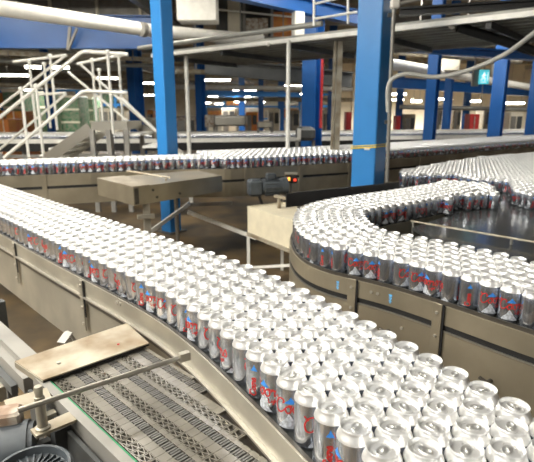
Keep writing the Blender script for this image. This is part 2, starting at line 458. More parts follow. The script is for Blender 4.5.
body_prof = [(0.0, 0.010), (0.018, 0.008), (0.0225, 0.001), (0.0245, 0.0), (0.0265, 0.002), (0.0315, 0.010), (0.033, 0.015), (0.033, 0.060), (0.033, 0.1005), (0.0322, 0.1035), (0.0300, 0.1085), (0.0272, 0.1135), (0.0264, 0.1165)]
lid_prof = [(0.0264, 0.1165), (0.0270, 0.1172), (0.0273, 0.1190), (0.0272, 0.1212), (0.0266, 0.1220), (0.0258, 0.1216), (0.0248, 0.1190), (0.0236, 0.1148), (0.0229, 0.1138), (0.0220, 0.1150), (0.0214, 0.1160), (0.0, 0.1162)]
m_ = MB(); m_.lathe(body_prof, 32, mis=[0] * 8 + [1] * 4); me_body = m_.mesh('body', [M['can'], M['neck']], 50)
m_ = MB(); m_.lathe(lid_prof, 32); me_lid = m_.mesh('lid', M['lid'], 40)
m_ = MB()
# pull tab: ring with finger hole, nose and rivet; plus the score panel rim
def tab_shape(m_):
    n = 20; z = 0.1166; outer = []; inner = []
    for k in range(n):
        a = 2 * PI * k / n; outer.append((0.0078 * math.cos(a), -0.002 + 0.0125 * math.sin(a))); inner.append((0.0045 * math.cos(a), -0.0068 + 0.0050 * math.sin(a)))
    for zz, fl in ((z + 0.0016, 1), (z, 0)):
        vs_ = [(x, y, zz) for x, y in outer] + [(x, y, zz) for x, y in inner]
        fs = [(k, (k + 1) % n, n + (k + 1) % n, n + k) for k in range(n)]
        m_.add(vs_, fs if fl else [f[::-1] for f in fs])
    m_.add([(x, y, z) for x, y in outer] + [(x, y, z + 0.0016) for x, y in outer], [(k, (k + 1) % n, n + (k + 1) % n, n + k) for k in range(n)])
    m_.add([(x, y, z) for x, y in inner] + [(x, y, z + 0.0016) for x, y in inner], [(k, n + k, n + (k + 1) % n, (k + 1) % n) for k in range(n)])
    m_.lathe([(0.003, 0.1180), (0.003, 0.1190), (0.0018, 0.1194), (0, 0.1194)], 10, c=(0, 0.003, 0))
tab_shape(m_)
m_.tube([(0.0098 * math.cos(a) , 0.0098 + 0.0085 * math.sin(a), 0.1165) for a in [PI * 0.95 * k / 10 for k in range(-1, 12)]], 0.0005, 5)
me_tab = m_.mesh('pull_tab', M['tab'], 40)
m_ = MB(); word_mesh(m_, which='front'); me_word = m_.mesh('script_lettering', M['red'])
m_ = MB(); word_mesh(m_, which='back'); me_word2 = m_.mesh('upright_lettering', M['red'])
m_ = MB(); peaks(m_, which=(0,)); me_peak = m_.mesh('peak_emblem', M['blue_ink'])
m_ = MB(); peaks(m_, which=(1,)); me_peak2 = m_.mesh('peak_emblem', M['blue_ink'])
m_ = MB(); snow(m_); me_snow = m_.mesh('mountain_print', M['white_ink'])

ORD = ['', 'first', 'second', 'third', 'fourth', 'fifth', 'sixth', 'seventh', 'eighth', 'ninth', 'tenth', 'eleventh', 'twelfth', 'thirteenth', 'fourteenth', 'fifteenth', 'sixteenth', 'seventeenth', 'eighteenth', 'nineteenth', 'twentieth']
TENS = {2: ('twenty', 'twentieth'), 3: ('thirty', 'thirtieth'), 4: ('forty', 'fortieth'), 5: ('fifty', 'fiftieth'), 6: ('sixty', 'sixtieth')}
def ordw(n):
    if n <= 20: return ORD[n]
    t, u = divmod(n, 10)
    return TENS[t][1] if u == 0 else TENS[t][0] + '-' + ORD[u]

cands = []   # (distance, x, y, rotation, label, group)
rowname = ['nearest the guide rail', 'one behind the rail row', 'two behind the rail row', 'three behind the rail row', 'one short of the back row', 'along the back edge']
rowA = ['front row', 'second row', 'third row', 'fourth row', 'fifth row', 'back row']
rest = []    # cans beyond the 300 largest
for r, row in enumerate(rowsA):
    vis = [(x, y) for x, y in row if 0 <= proj((x, y, TOPZ))[0] <= 534 and 0 <= proj((x, y, TOPZ))[1] <= 462]
    first = proj((*vis[0], TOPZ)); edge = 'bottom' if (462 - first[1]) < (534 - first[0]) else 'right'
    k = 0
    for (x, y) in row:
        u, v, d = proj((x, y, TOPZ))
        if not (-40 < u < 574 and v < 510) or d < 0.3: continue
        if (x, y) in vis:
            k += 1
            cands.append((d, x, y, 'silver can, %s of the foreground stream, %s from the photo\'s %s edge' % (rowA[r], ordw(k), edge), 'cans on the foreground conveyor', ('A', r, k)))
        else: rest.append((x, y, TOPZ, 0))
rowBn = ['outermost row', 'second row inward', 'third row inward', 'fourth row inward', 'fifth row inward', 'innermost row']
Lb = arclen(pathB); pa = np.array([(p.x, p.y) for p in pathB])
byrow = {}
for (x, y), r in zip(PB, rowB):
    q = int(((pa - np.array([x, y])) ** 2).sum(1).argmin()); byrow.setdefault(r, []).append((Lb[q] , x, y))
for r, lst in byrow.items():
    lst.sort(); k = 0
    for s_, x, y in lst:
        u, v, d = proj((x, y, TOPZ))
        if not (-30 < u < 564 and 0 < v < 500): continue
        if u <= 534:
            k += 1
            cands.append((d, x, y, 'silver can on the curved right conveyor, %s, %s from the photo\'s right edge' % (rowBn[r], ordw(k)), 'cans on the curved conveyor', ('B', r, k)))
        else: rest.append((x, y, TOPZ, 0))
cands.sort(key=lambda c: c[0])
for c in cands[300:]: rest.append((c[1], c[2], TOPZ, 2 if c[5][0] == 'B' else 1))
PROTO = None
# turns that bring the lettering round as in the photograph: B front row shows its face near the bend
B_FACE = {}
for d, x, y, lab, grp, key in cands[:300]:
    o = bpy.data.objects.new('drink_can', None); C.objects.link(o); o.empty_display_size = 0.02
    o.location = (x, y, BASEZ)
    look = math.atan2(-y, -x) + PI / 2          # lettering (at -90 deg) faces the lens when rotation = this
    if key[0] == 'B' and key[1] == 0:
        u = proj((x, y, TOPZ))[0]
        tgt = min([(abs(u - a), rt) for a, rt in ((355, 0.0), (373, 0.05), (385, 1.9), (402, 0.75), (418, 0.35), (437, -0.9), (453, -2.2), (471, 2.9), (490, 0.25), (512, 0.1), (530, -0.9), (330, 2.2), (345, 1.7), (318, -2.6), (308, 2.9), (300, 0.2))])
        rz = look + tgt[1]
    elif key[0] == 'A' and key[1] == 0:
        rz = look + [0.55, 0.35, -0.95, 3.0, 0.6, 0.1, -1.0, 2.7, 0.9, -2.0][key[2] % 10] + rng.uniform(-.25, .25)
    else: rz = rng.uniform(-PI, PI)
    o.rotation_euler = (0, 0, rz)
    tag(o, lab, 'can', grp)
    bd = bpy.data.objects.new('body', me_body); C.objects.link(bd); bd.parent = o
    for nm, me, par in (('lid', me_lid, o), ('script_lettering', me_word, bd), ('peak_emblem', me_peak, bd), ('upright_lettering', me_word2, bd), ('peak_emblem', me_peak2, bd), ('mountain_print', me_snow, bd)):
        c_ = bpy.data.objects.new(nm, me); C.objects.link(c_); c_.parent = par
        if nm == 'lid': ld = c_
    c_ = bpy.data.objects.new('pull_tab', me_tab); C.objects.link(c_); c_.parent = ld
    c_.rotation_euler = (0, 0, rng.uniform(-PI, PI))

# all further cans as one mesh
for p in PT: rest.append((*p, TOPZ, 2))
for p in PS: rest.append((*p, TOPZ, 1))
for p in PC: rest.append((*p, ZC, 1))
for p in PC2: rest.append((*p, ZC, 1))
for p in PD: rest.append((*p, ZD, 0))
def template(n, detail):
    t = MB()
    prof = [(0.0, 0.003), (0.0250, 0.0), (0.0325, 0.012), (0.033, 0.10), (0.0300, 0.1085), (0.0266, 0.1165), (0.0273, 0.1190), (0.0268, 0.1220), (0.0255, 0.1216), (0.0235, 0.1140), (0.0218, 0.1158), (0.0, 0.1160)]
    t.lathe(prof, n, mis=[0, 0, 0, 6, 6, 1, 1, 1, 1, 1, 1, 1])
    if detail:
        word_mesh(t, 1 if detail == 1 else 3, 2); peaks(t, 3); snow(t, 4)
        t.box((0, -0.002, 0.1172), (0.013, 0.022, 0.002), 0, 5)
    return np.array(t.v), t.f, np.array(t.m)
TMP = {0: template(10, 0), 1: template(14, 1), 2: template(20, 2)}
allv, loops, starts, mids, sm = [], [], [], [], []
ov = 0; ol = 0
pre = {}
for k, (v, f, mi) in TMP.items():
    pre[k] = (v, np.concatenate([np.array(q) for q in f]), np.array([len(q) for q in f]), mi)
tot = []
for x, y, zt, det in rest:
    if not inframe(x, y, zt, 60, 40): continue
    v, lp, ln, mi = pre[det]; a = rng.uniform(-PI, PI); ca, sa = math.cos(a), math.sin(a)
    w = np.empty_like(v); w[:, 0] = v[:, 0] * ca - v[:, 1] * sa + x; w[:, 1] = v[:, 0] * sa + v[:, 1] * ca + y; w[:, 2] = v[:, 2] + zt - CH
    allv.append(w); loops.append(lp + ov); starts.append(ln); mids.append(mi); ov += len(v)
V = np.concatenate(allv); LP = np.concatenate(loops); LN = np.concatenate(starts); MI = np.concatenate(mids)
me = bpy.data.meshes.new('distant_cans')
me.vertices.add(len(V)); me.vertices.foreach_set('co', V.ravel().astype(np.float32))
me.loops.add(len(LP)); me.loops.foreach_set('vertex_index', LP.astype(np.int32))
me.polygons.add(len(LN)); me.polygons.foreach_set('loop_start', np.concatenate([[0], np.cumsum(LN)[:-1]]).astype(np.int32))
for k_ in ('can', 'lid', 'red', 'blue_ink', 'white_ink', 'tab', 'neck'): me.materials.append(M[k_])
me.polygons.foreach_set('material_index', MI.astype(np.int32))
me.update(calc_edges=True); me.validate()
me.polygons.foreach_set('use_smooth', [True] * len(me.polygons)); me.set_sharp_from_angle(angle=math.radians(38))
o = bpy.data.objects.new('distant_cans', me); C.objects.link(o)
tag(o, 'packed silver cans crowding the farther conveyors and the wet table', 'cans', kind='stuff')
print('CANS individual', min(300, len(cands)), 'rest', len(allv))

# ------------------------------------------------------------------ conveyors carrying the streams
def bolt_at(m_, p, n, r=0.006, h=0.004, mi=0):
    n = Vector((n[0], n[1], 0)).normalized(); m_.tube([Vector(p) - n * 0.001, Vector(p) + n * h], r, 8, mi)

def strap(parent, path, s_, t_out, z0, z1, w=0.030, bolts=(), name='strap', mt='steel', gapside=-1):
    """upright bolted strap over a side panel; t_out is the sideways offset of its face"""
    L = arclen(path); p = point_on(path, L, s_); q = point_on(path, L, s_ + 0.01); t = (q - p).normalized()
    n = Vector((t.y, -t.x)) * (1 if t_out > 0 else -1)
    c = p + n * abs(t_out); m_ = MB()
    m_.box((c.x, c.y, (z0 + z1) / 2), (w, 0.006, z1 - z0), math.atan2(t.y, t.x), bev=0.001)
    o = m_.build(name, M[mt], parent)
    g_ = c + t * (w / 2 + 0.004) * gapside - n * 0.002; m_ = MB(); m_.box((g_.x, g_.y, (z0 + z1) / 2 + .03), (0.007, 0.004, z1 - z0 - .06), math.atan2(t.y, t.x)); m_.build('joint_gap', M['black_groove'], o)
    for z in bolts:
        k = MB(); bolt_at(k, (c.x + n.x * .003, c.y + n.y * .003, z), n); kb = k.build('bolt', M['bolt'], o, 30)
    return c, n, t

# --- foreground conveyor
A = thing('can_conveyor', 'stainless conveyor carrying the wide foreground stream of silver cans', 'conveyor', (-0.6, 2.0, 0))
m_ = MB(); m_.wall(pathA, -0.036, 0.335, BASEZ - 0.012, BASEZ - 0.0005); m_.build('belt', M['table'], A)
m_ = MB(); m_.wall(pathA, -0.0420, -0.0345, BASEZ - 0.004, BASEZ + 0.012); m_.build('guide_rail', M['rail_dark'], A)
m_ = MB(); m_.wall(pathA, -0.047, -0.0421, 0.644, BASEZ + 0.009); m_.build('side_panel', M['steel'], A)
m_ = MB(); m_.wall(pathA, -0.0520, -0.0400, 0.622, 0.639); m_.build('panel_lip', M['rail_dark'], A)
m_ = MB(); m_.wall(pathA, -0.0580, -0.0473, 0.6395, 0.6455); m_.build('highlight_trim', M['bolt'], A)  # raised lip edge in brighter metal, painting its highlight line
pAfar = pathA[int(len(pathA) * 0.22):]
m_ = MB(); m_.wall(pAfar, -0.040, -0.036, 0.395, 0.626); m_.build('lower_panel', M['steel'], A)
m_ = MB(); m_.wall(pathA, 0.331, 0.338, 0.45, BASEZ + 0.012); m_.build('far_panel', M['steel'], A)
LA = arclen(pathA)
def s_at_px(path, px, z, t=0.0):
    best = min(range(len(path)), key=lambda i: abs(proj((path[i].x, path[i].y, z))[0] - px)); return arclen(path)[best]
for px in (14, 79):
    sA = s_at_px(offset(pathA, -0.05), px, 0.68)
    strap(A, pathA, sA, -0.0545, 0.50, BASEZ + 0.008, 0.026, (0.69, 0.60, 0.53))
sA = s_at_px(offset(pathA, -0.05), 118, 0.69)
for ds in (0, 0.022):
    L_ = arclen(pathA); p = point_on(pathA, L_, sA + ds); q = point_on(pathA, L_, sA + ds + .01); t = (q - p).normalized(); n = Vector((-t.y, t.x))
    c = p + n * 0.047; k = MB(); bolt_at(k, (c.x, c.y, 0.695), n, 0.0055); k.build('bolt', M['bolt'], A, 30)
for px in (-60, 112):      # feet bolts along the lower edge
    sA = s_at_px(offset(pathA, -0.05), px, 0.42); L_ = arclen(pathA); p = point_on(pathA, L_, sA); q = point_on(pathA, L_, sA + .01); t = (q - p).normalized(); n = Vector((-t.y, t.x)); c = p + n * 0.041
    k = MB(); bolt_at(k, (c.x, c.y, 0.42), n, 0.008); k.build('bolt', M['bolt'], A, 30)
    for tt in (0.02, 0.29):
        c = p - n * tt; k = MB(); k.box((c.x, c.y, 0.22), (0.045, 0.045, 0.44), math.atan2(t.y, t.x), bev=0.003); lg = k.build('leg', M['grey'], A)
        k = MB(); k.box((c.x, c.y, 0.006), (0.09, 0.09, 0.012), math.atan2(t.y, t.x)); k.build('foot_plate', M['dgrey'], lg)

# --- curved conveyor on the right
B = thing('curved_conveyor', 'stainless conveyor bending round to the right under silver cans', 'conveyor', (0.6, 2.3, 0))
endB = pathB
m_ = MB(); m_.wall(pathB, -0.036, 0.345, BASEZ - 0.012, BASEZ - 0.0005); m_.build('belt', M['table'], B)
m_ = MB(); m_.wall(pathB, -0.041, -0.0352, BASEZ - 0.006, BASEZ + 0.010); m_.build('guide_rail', M['rail_dark'], B)
m_ = MB(); m_.wall(pathB, -0.048, -0.041, 0.630, BASEZ - 0.004); m_.build('upper_panel', M['steel_warm'], B)
m_ = MB(); m_.wall(pathB, -0.0425, -0.036, 0.596, 0.631); m_.build('groove', M['black_groove'], B)
m_ = MB(); m_.wall(pathB, -0.050, -0.044, 0.604, 0.609); m_.build('groove_trim', M['rod'], B)
m_ = MB(); m_.wall(pathB, -0.048, -0.041, 0.36, 0.602); m_.build('lower_panel', M['steel_warm'], B)
iN = [i for i, p in enumerate(pathB) if p.y < 2.1][-1]
inner = offset(pathB, 0.345)
def clean(P):   # drop the folded points of the tight inner bend
    out = []
    for p in P:
        d = min((p - q).length for q in pathB)
        if d > 0.335: out.append(p)
    return resample(out, 0.03)
innerP = clean(inner)
m_ = MB(); m_.wall(innerP, 0.0, 0.006, 0.60, BASEZ - 0.002); m_.build('inner_panel', M['steel'], B)
for px in (349, 437):
    s_ = s_at_px([p for p in offset(pathB, -0.05) if p.y < 2.0], px, 0.65)
    c, n, t = strap(B, pathB, s_, -0.055, 0.45, BASEZ + 0.002, 0.036, (0.672, 0.585, 0.50), mt='steel_warm')
for px in (368, 376, 405, 333):
    s_ = s_at_px([p for p in offset(pathB, -0.05) if p.y < 2.2], px, 0.66)
    p = point_on(pathB, Lb, s_); q = point_on(pathB, Lb, s_ + .01); t = (q - p).normalized(); n = Vector((-t.y, t.x)); c = p + n * 0.048
    z = 0.668 if px in (368, 376) else 0.56
    k = MB(); bolt_at(k, (c.x, c.y, z), n, 0.006); k.build('bolt', M['bolt'], B, 30)
# blue tape marks on the panel
for px in (336, 390):
    s_ = s_at_px([p for p in offset(pathB, -0.05) if p.y < 2.2], px, 0.66)
    p = point_on(pathB, Lb, s_); q = point_on(pathB, Lb, s_ + .01); t = (q - p).normalized(); n = Vector((-t.y, t.x)); c = p + n * 0.0486
    k = MB(); a = math.atan2(t.y, t.x)
    for dz, w in ((0.016, .014), (0.011, .010), (0.004, .012), (-0.002, .006), (-0.008, .012), (-0.014, .007)): k.box((c.x, c.y, 0.660 + dz), (w, 0.0012, 0.0038), a)
    k.build('blue_marking', M['blue_tape'], B)
# knobs and a rod clamp low on the panel
for px, z in ((390, 0.53), (487, 0.50)):
    s_ = s_at_px([p for p in offset(pathB, -0.05) if p.y < 2.2], px, z)
    p = point_on(pathB, Lb, s_); q = point_on(pathB, Lb, s_ + .01); t = (q - p).normalized(); n = Vector((-t.y, t.x)); c = p + n * 0.046
    k = MB(); e = Vector((c.x, c.y, z)); nn = Vector((n.x, n.y, 0))
    k.tube([e, e + nn * 0.035], 0.008, 10); k.tube([e + nn * 0.03 - Vector((t.x, t.y, 0)) * 0.02, e + nn * 0.03 + Vector((t.x, t.y, 0)) * 0.025 + Vector((0, 0, .012))], 0.006, 8)
    k.build('clamp_stub', M['rail_dark'], B, 40)
for s_ in (0.5, 1.25, 2.0, 2.9):
    p = point_on(pathB, Lb, s_); q = point_on(pathB, Lb, s_ + .01); t = (q - p).normalized(); n = Vector((t.y, -t.x)); c = p + n * 0.03
    k = MB(); k.box((c.x, c.y, 0.19), (0.045, 0.045, 0.38), math.atan2(t.y, t.x), bev=0.003); k.build('leg', M['grey'], B)

# black guard sheet behind the far leg
p0 = ground(289, 194, 0.85); p1 = ground(402, 182.5, 0.85); d = (p1 - p0).normalized()
m_ = MB(); m_.beam(Vector((p0.x, p0.y, .805)) + Vector((-d.y, d.x, 0)) * 0.03, Vector((p1.x, p1.y, .805)) + Vector((-d.y, d.x, 0)) * 0.03, 0.012, 0.09)
G = m_.build('guard_sheet', M['black'], None, origin=(p0 + p1) / 2 - Vector((0, 0, .85)))
tag(G, 'long black guard board behind the far arm of the curved conveyor', 'guard')
for q in (p0.lerp(p1, 0.12), p0.lerp(p1, 0.9)):
    m_ = MB(); m_.box((q.x - d.y * 0.055, q.y + d.x * 0.055, 0.40), (0.03, 0.03, 0.80)); m_.build('support_post', M['grey'], G)

# dark wet accumulation table
TB = thing('accumulation_table', 'dark wet flat-topped table conveyor with standing cans at right', 'table conveyor', (2.2, 3.4, 0))
poly = [(0.90, 2.40), (0.82, 2.08), (0.84, 1.99), (1.07, 1.66), (1.52, 1.12), (4.6, 1.0), (4.6, 6.0), (3.6, 6.35), (2.6, 5.9), (1.3, 4.75), (1.15, 4.3), (1.46, 4.0), (1.14, 3.62), (1.17, 3.09), (0.84, 2.76)]
m_ = MB(); m_.prism(poly, BASEZ - 0.02, BASEZ - 0.0008); m_.build('table_top', M['table'], TB)
m_ = MB(); m_.prism([(0.90, 2.41), (0.92, 2.39), (1.16, 3.07), (1.14, 3.09)], 0.55, BASEZ - 0.021); m_.build('side_panel', M['dgrey'], TB)
for x, y in ((1.5, 2.4), (1.7, 4.2), (3.5, 2.6), (3.6, 5.2)):
    m_ = MB(); m_.box((x, y, 0.34), (0.06, 0.06, 0.68)); m_.build('leg', M['grey'], TB)
m_ = MB(); m_.prism([(0.47, 2.25), (0.75, 2.02), (1.05, 2.3), (0.97, 2.45), (1.1, 3.0), (0.62, 2.62), (0.5, 2.5)], 0.40, 0.42)
tag(m_.build('drip_tray', M['dgrey'], None, origin=Vector((0.8, 2.4, 0.40))), 'dark drip tray in the pocket inside the conveyor bend', 'tray')
m_ = MB(); r0 = ground(411, 221, 0.735); r1 = ground(560, 246.5, 0.735); m_.tube([r0, r1], 0.0055, 10)
R_ = m_.build('guide_rod', M['plate'], None, 30, origin=(r0 + r1) / 2); tag(R_, 'long thin beige rod spanning the dark wet table', 'rod')
for t_ in (0.02, 0.72):
    q = r0.lerp(r1, t_); m_ = MB(); m_.tube([q, Vector((q.x, q.y, 0.41 if t_ < .1 else BASEZ))], 0.006, 8); m_.build('rod_stand', M['grey'], R_)

# --- middle conveyor
Cc = thing('can_conveyor', 'long brown-grey conveyor crossing the middle of the hall left of the motor', 'conveyor', (-1.5, 4.6, 0))
pathCj = resample([Vector(p) for p in ((-3.4, 3.88), (-2.26, 4.27), (-0.86, 4.78), (-0.45, 4.80), (-0.40, 4.80), (0.93, 5.45), (1.45, 5.85), (4.4, 8.0), (6.2, 9.2))], 0.05)
m_ = MB(); m_.wall(pathC1, -0.32, 0.030, ZC - CH - 0.012, ZC - CH - 0.0008); m_.build('belt', M['dgrey'], Cc)
m_ = MB(); m_.wall(pathC2, -0.91, 0.030, ZC - CH - 0.012, ZC - CH - 0.0009); m_.build('belt', M['dgrey'], Cc)
for path, nr in ((pathCj, 5),):
    base = ZC - CH; W = nr * 0.0588 + 0.02
    m_ = MB(); m_.wall(path, 0.041, 0.047, base - 0.10, base + 0.004); m_.build('upper_panel', M['steel_warm'], Cc)
    m_ = MB(); m_.wall(path, 0.040, 0.043, base - 0.125, base - 0.101); m_.build('groove', M['black_groove'], Cc)
    m_ = MB(); m_.wall(path, 0.041, 0.047, base - 0.27, base - 0.126); m_.build('lower_panel', M['steel_warm'], Cc)
    L = arclen(path); s_ = 0.25
    while s_ < L[-1] - 0.1 and s_ < 9:
        p = point_on(path, L, s_); q = point_on(path, L, s_ + .01); t = (q - p).normalized()
        n = Vector((t.y, -t.x)); c = p + n * 0.050
        m_ = MB(); m_.box((c.x, c.y, base - 0.13), (0.04, 0.006, 0.26), math.atan2(t.y, t.x)); m_.build('strap', M['steel_warm'], Cc)
        s_ += 0.62
    s_ = 0.35
    while s_ < L[-1] and s_ < 8:
        p = point_on(path, L, s_)
        m_ = MB(); m_.tube([(p.x, p.y + 0.03, 0), (p.x, p.y + 0.03, base - 0.013)], 0.02, 10); m_.build('leg', M['rod'], Cc, 30)
        s_ += 1.15
b0 = at(200, 213, 4.6); b1 = at(252, 233, 4.6)
m_ = MB(); m_.beam(at(188, 212, 4.75), at(256, 238, 4.35), 0.02, 0.035); m_.build('brace', M['hand'], Cc)
m_ = MB(); m_.beam(at(188, 205, 4.75), at(232, 203, 4.75), 0.02, 0.035); m_.build('brace', M['grey'], Cc)
m_ = MB(); m_.beam(at(150, 232, 4.4), at(190, 203, 4.75), 0.02, 0.035); m_.build('brace', M['hand'], Cc)

# transfer box at the joint of the middle conveyor
q = [ground(x, y, 0.80) for x, y in ((97, 178.5), (133, 187.5), (222, 175.5), (196, 170))]
TX = thing('transfer_unit', 'boxy stainless transfer unit jutting from the middle conveyor', 'transfer unit', (q[1].x, q[1].y, 0))
m_ = MB(); m_.prism([(p.x, p.y) for p in q], 0.66, 0.80); m_.build('housing', M['steel_warm'], TX)
m_ = MB(); m_.prism([(p.x, p.y) for p in (q[0], q[1], q[1].lerp(q[2], .16), q[0].lerp(q[3], .25))], 0.801, 0.806); m_.build('cover_plate', M['plate'], TX)
e0 = q[1]; e1 = q[1].lerp(q[2], 0.95); n = Vector((e1.y - e0.y, -(e1.x - e0.x), 0)).normalized()
for t_ in (0.03, 0.2, 0.24, 0.5):
    c = e0.lerp(e1, t_) + n * 0.001; m_ = MB()
    if t_ < .05: m_.box((c.x, c.y, 0.73), (0.035, 0.006, 0.12), math.atan2(e1.y - e0.y, e1.x - e0.x))
    else: bolt_at(m_, (c.x, c.y, 0.76 if t_ < .22 else 0.70), n, 0.010, 0.008)
    m_.build('bolt' if t_ > .05 else 'slot_plate', M['rail_dark'], TX)
lp = q[1].lerp(q[2], 0.1) + Vector((0.0, 0.05, 0))
m_ = MB(); m_.box((lp.x, lp.y, 0.33), (0.05, 0.05, 0.66), 0.4); m_.build('leg', M['steel'], TX)
m_ = MB(); m_.box((lp.x, lp.y - .03, 0.56), (0.13, 0.05, 0.03), 0.4); m_.build('bracket', M['steel'], TX)
m_ = MB(); m_.tube([at(127, 171, 4.15), at(170, 177.5, 4.0)], 0.008, 8); m_.tube([at(166, 177, 4.0), at(166, 186, 4.02)], 0.007, 8)
m_.build('guide_bar', M['plate'], TX)

# gear motor on the middle conveyor
def hmotor(p, d, r, L, label):
    T = thing('gear_motor', label, 'motor', tuple(p)); d = Vector(d).normalized(); p = Vector(p)
    m_ = MB(); m_.tube([p, p + d * L], r, 20); mo = m_.build('motor_body', M['motor'], T, 40)
    side = d.cross(Vector((0, 0, 1))).normalized(); up = side.cross(d)
    for k in range(14):
        a = 2 * PI * k / 14; v = side * math.cos(a) + up * math.sin(a)
        m_ = MB(); m_.beam(p + v * (r + .004) + d * L * .12, p + v * (r + .004) + d * L * .85, 0.004, 0.014, roll_up=v); m_.build('cooling_fin', M['motor'], mo)
    m_ = MB(); m_.tube([p + d * L, p + d * (L + 0.05)], r * 1.08, 20); m_.build('fan_cowl', M['motor'], T, 40)
    g = p - d * 0.06; m_ = MB(); m_.box(g, (0.13, 0.13, r * 2.1), math.atan2(d.y, d.x), bev=0.02); m_.build('gearbox', M['motor'], T)
    m_ = MB(); m_.box(p + d * L * .45 + Vector((0, 0, r + .02)), (0.08, 0.07, 0.05), math.atan2(d.y, d.x), bev=0.008); m_.build('terminal_box', M['motor'], T)
    return T
GM = hmotor(at(262, 187, 4.15), (1, 0.18, 0.03), 0.068, 0.17, 'grey gear motor slung under the middle conveyor beside an amber lamp')
m_ = MB(); m_.tube([at(258, 193, 4.12), at(262, 204, 4.1), at(272, 214, 4.15), at(272, 226, 4.2)], 0.012, 8); m_.build('cable', M['black'], GM, 40)
SL = thing('sensor_lamp', 'small black sensor box glowing amber and red beside the gear motor', 'sensor', tuple(at(291, 188, 4.25)))
p = at(291, 178, 4.25); m_ = MB(); m_.box(p, (0.10, 0.06, 0.085), bev=0.006); m_.build('housing', M['black'], SL)
m_ = MB(); m_.box(at(291, 173.5, 4.25) , (0.11, 0.07, 0.012)); m_.build('cap', M['steel'], SL)
m_ = MB(); m_.box(at(288, 179, 4.215), (0.035, 0.012, 0.028)); m_.build('amber_light', M['amber'], SL)
m_ = MB(); m_.box(at(295, 180, 4.215), (0.022, 0.012, 0.02)); m_.build('red_light', M['redlamp'], SL)
m_ = MB(); m_.tube([at(291, 182, 4.26), at(291, 205, 4.3)], 0.008, 8); m_.build('stem', M['grey'], SL)

# beige box on its stand
z1 = 0.590
c0 = ground(248, 208, z1); c1 = ground(300, 224.5, z1); e = (c1 - c0); dp = Vector((e.y, -e.x, 0)).normalized() * -0.34
c1 = c0 + e * 1.15
BX = thing('parts_bin', 'open beige box standing on a steel frame left of the conveyor bend', 'box', tuple((c0 + c1) / 2 - Vector((0, 0, z1 - .36))))
quad = [c0, c1, c1 + dp, c0 + dp]
m_ = MB()
for i in range(4):
    a_, b_ = quad[i], quad[(i + 1) % 4]; m_.beam(Vector((a_.x, a_.y, 0.498)), Vector((b_.x, b_.y, 0.498)), 0.01, 0.215)
m_.prism([(p.x, p.y) for p in quad], 0.391, 0.405); m_.build('box_wall', M['beige'], BX)
m_ = MB(); m_.prism([(p.x, p.y) for p in quad], z1, z1 + 0.006); m_.build('lid', M['beige'], BX)
ST = thing('box_stand', 'steel angle stand with diagonal brace carrying the beige box', 'stand', tuple((c0 + c1) / 2 - Vector((0, 0, z1))))
m_ = MB()
for i in range(4):
    a_, b_ = quad[i], quad[(i + 1) % 4]; m_.beam(Vector((a_.x, a_.y, 0.375)), Vector((b_.x, b_.y, 0.375)), 0.03, 0.03)
m_.build('top_frame', M['plate'], ST)
for qd in quad:
    m_ = MB(); m_.beam(Vector((qd.x, qd.y, 0)), Vector((qd.x, qd.y, 0.36)), 0.025, 0.025, roll_up=Vector((0, 1, 0))); m_.build('leg', M['hand'], ST)
m_ = MB(); m_.beam(Vector((quad[0].x, quad[0].y, 0.08)), Vector((quad[1].x, quad[1].y, 0.33)), 0.02, 0.02); m_.build('brace', M['hand'], ST)
# low frame rails seen behind the box
m_ = MB(); m_.beam(at(275, 196, 3.9), at(310, 203, 3.7), 0.03, 0.02); m_.tube([at(279, 198, 3.88), at(279, 212, 3.88)], .015, 8); m_.tube([at(307, 202, 3.72), at(307, 215, 3.72)], .012, 8)
fr = m_.build('support_frame', M['plate'], None, origin=at(290, 200, 3.8) - Vector((0, 0, .2))); tag(fr, 'pale flat bar frame between the beige box and black guard', 'frame')

# ------------------------------------------------------------------ side belt with plate, rod, post and motor (bottom left)
u_ = Vector((1, -1, 0)).normalized(); v_ = Vector((1, 1, 0)).normalized()
BZ = 0.64; V0, V1 = 0.432, 0.722; U0, U1 = -1.262, -0.52
def UV(u, v, z=BZ): return u_ * u + v_ * v + Vector((0, 0, z))
MBELT = thing('modular_belt', 'grey perforated plastic chain belt running beside the foreground conveyor', 'conveyor belt', tuple(UV(-0.9, 0.57, 0)))
panelA = offset(pathA, -0.053)
def leftofA(x, y, mrg):
    i = min(range(len(panelA)), key=lambda j: (panelA[j].x - x) ** 2 + (panelA[j].y - y) ** 2)
    t = (panelA[min(i + 1, len(panelA) - 1)] - panelA[max(0, i - 1)]).normalized(); n = Vector((-t.y, t.x))
    return (Vector((x, y)) - panelA[i]).dot(n) > mrg
m_ = MB(); under = [UV(U0 - .1, V0), UV(U1, V0), UV(U1, V0 + .03), UV(U0 - .1, V1)]
m_.prism([(p.x, p.y) for p in under], BZ - 0.03, BZ - 0.009); m_.build('carry_way', M['black_groove'], MBELT)
solid = MB(); grid = MB(); PITCH = 0.0252; nrow = int((U1 - U0) / PITCH) + 5
h_ = 0.004
def cellbox(mb, ua, ub, va, vb, z1=BZ, z0=BZ - 0.009):
    c = [UV(ua, va), UV(ub, va), UV(ub, vb), UV(ua, vb)]
    if not leftofA(c[2].x, c[2].y, 0.001) or not leftofA(c[3].x, c[3].y, 0.001): return
    mb.prism([(p.x, p.y) for p in c], z0, z1)
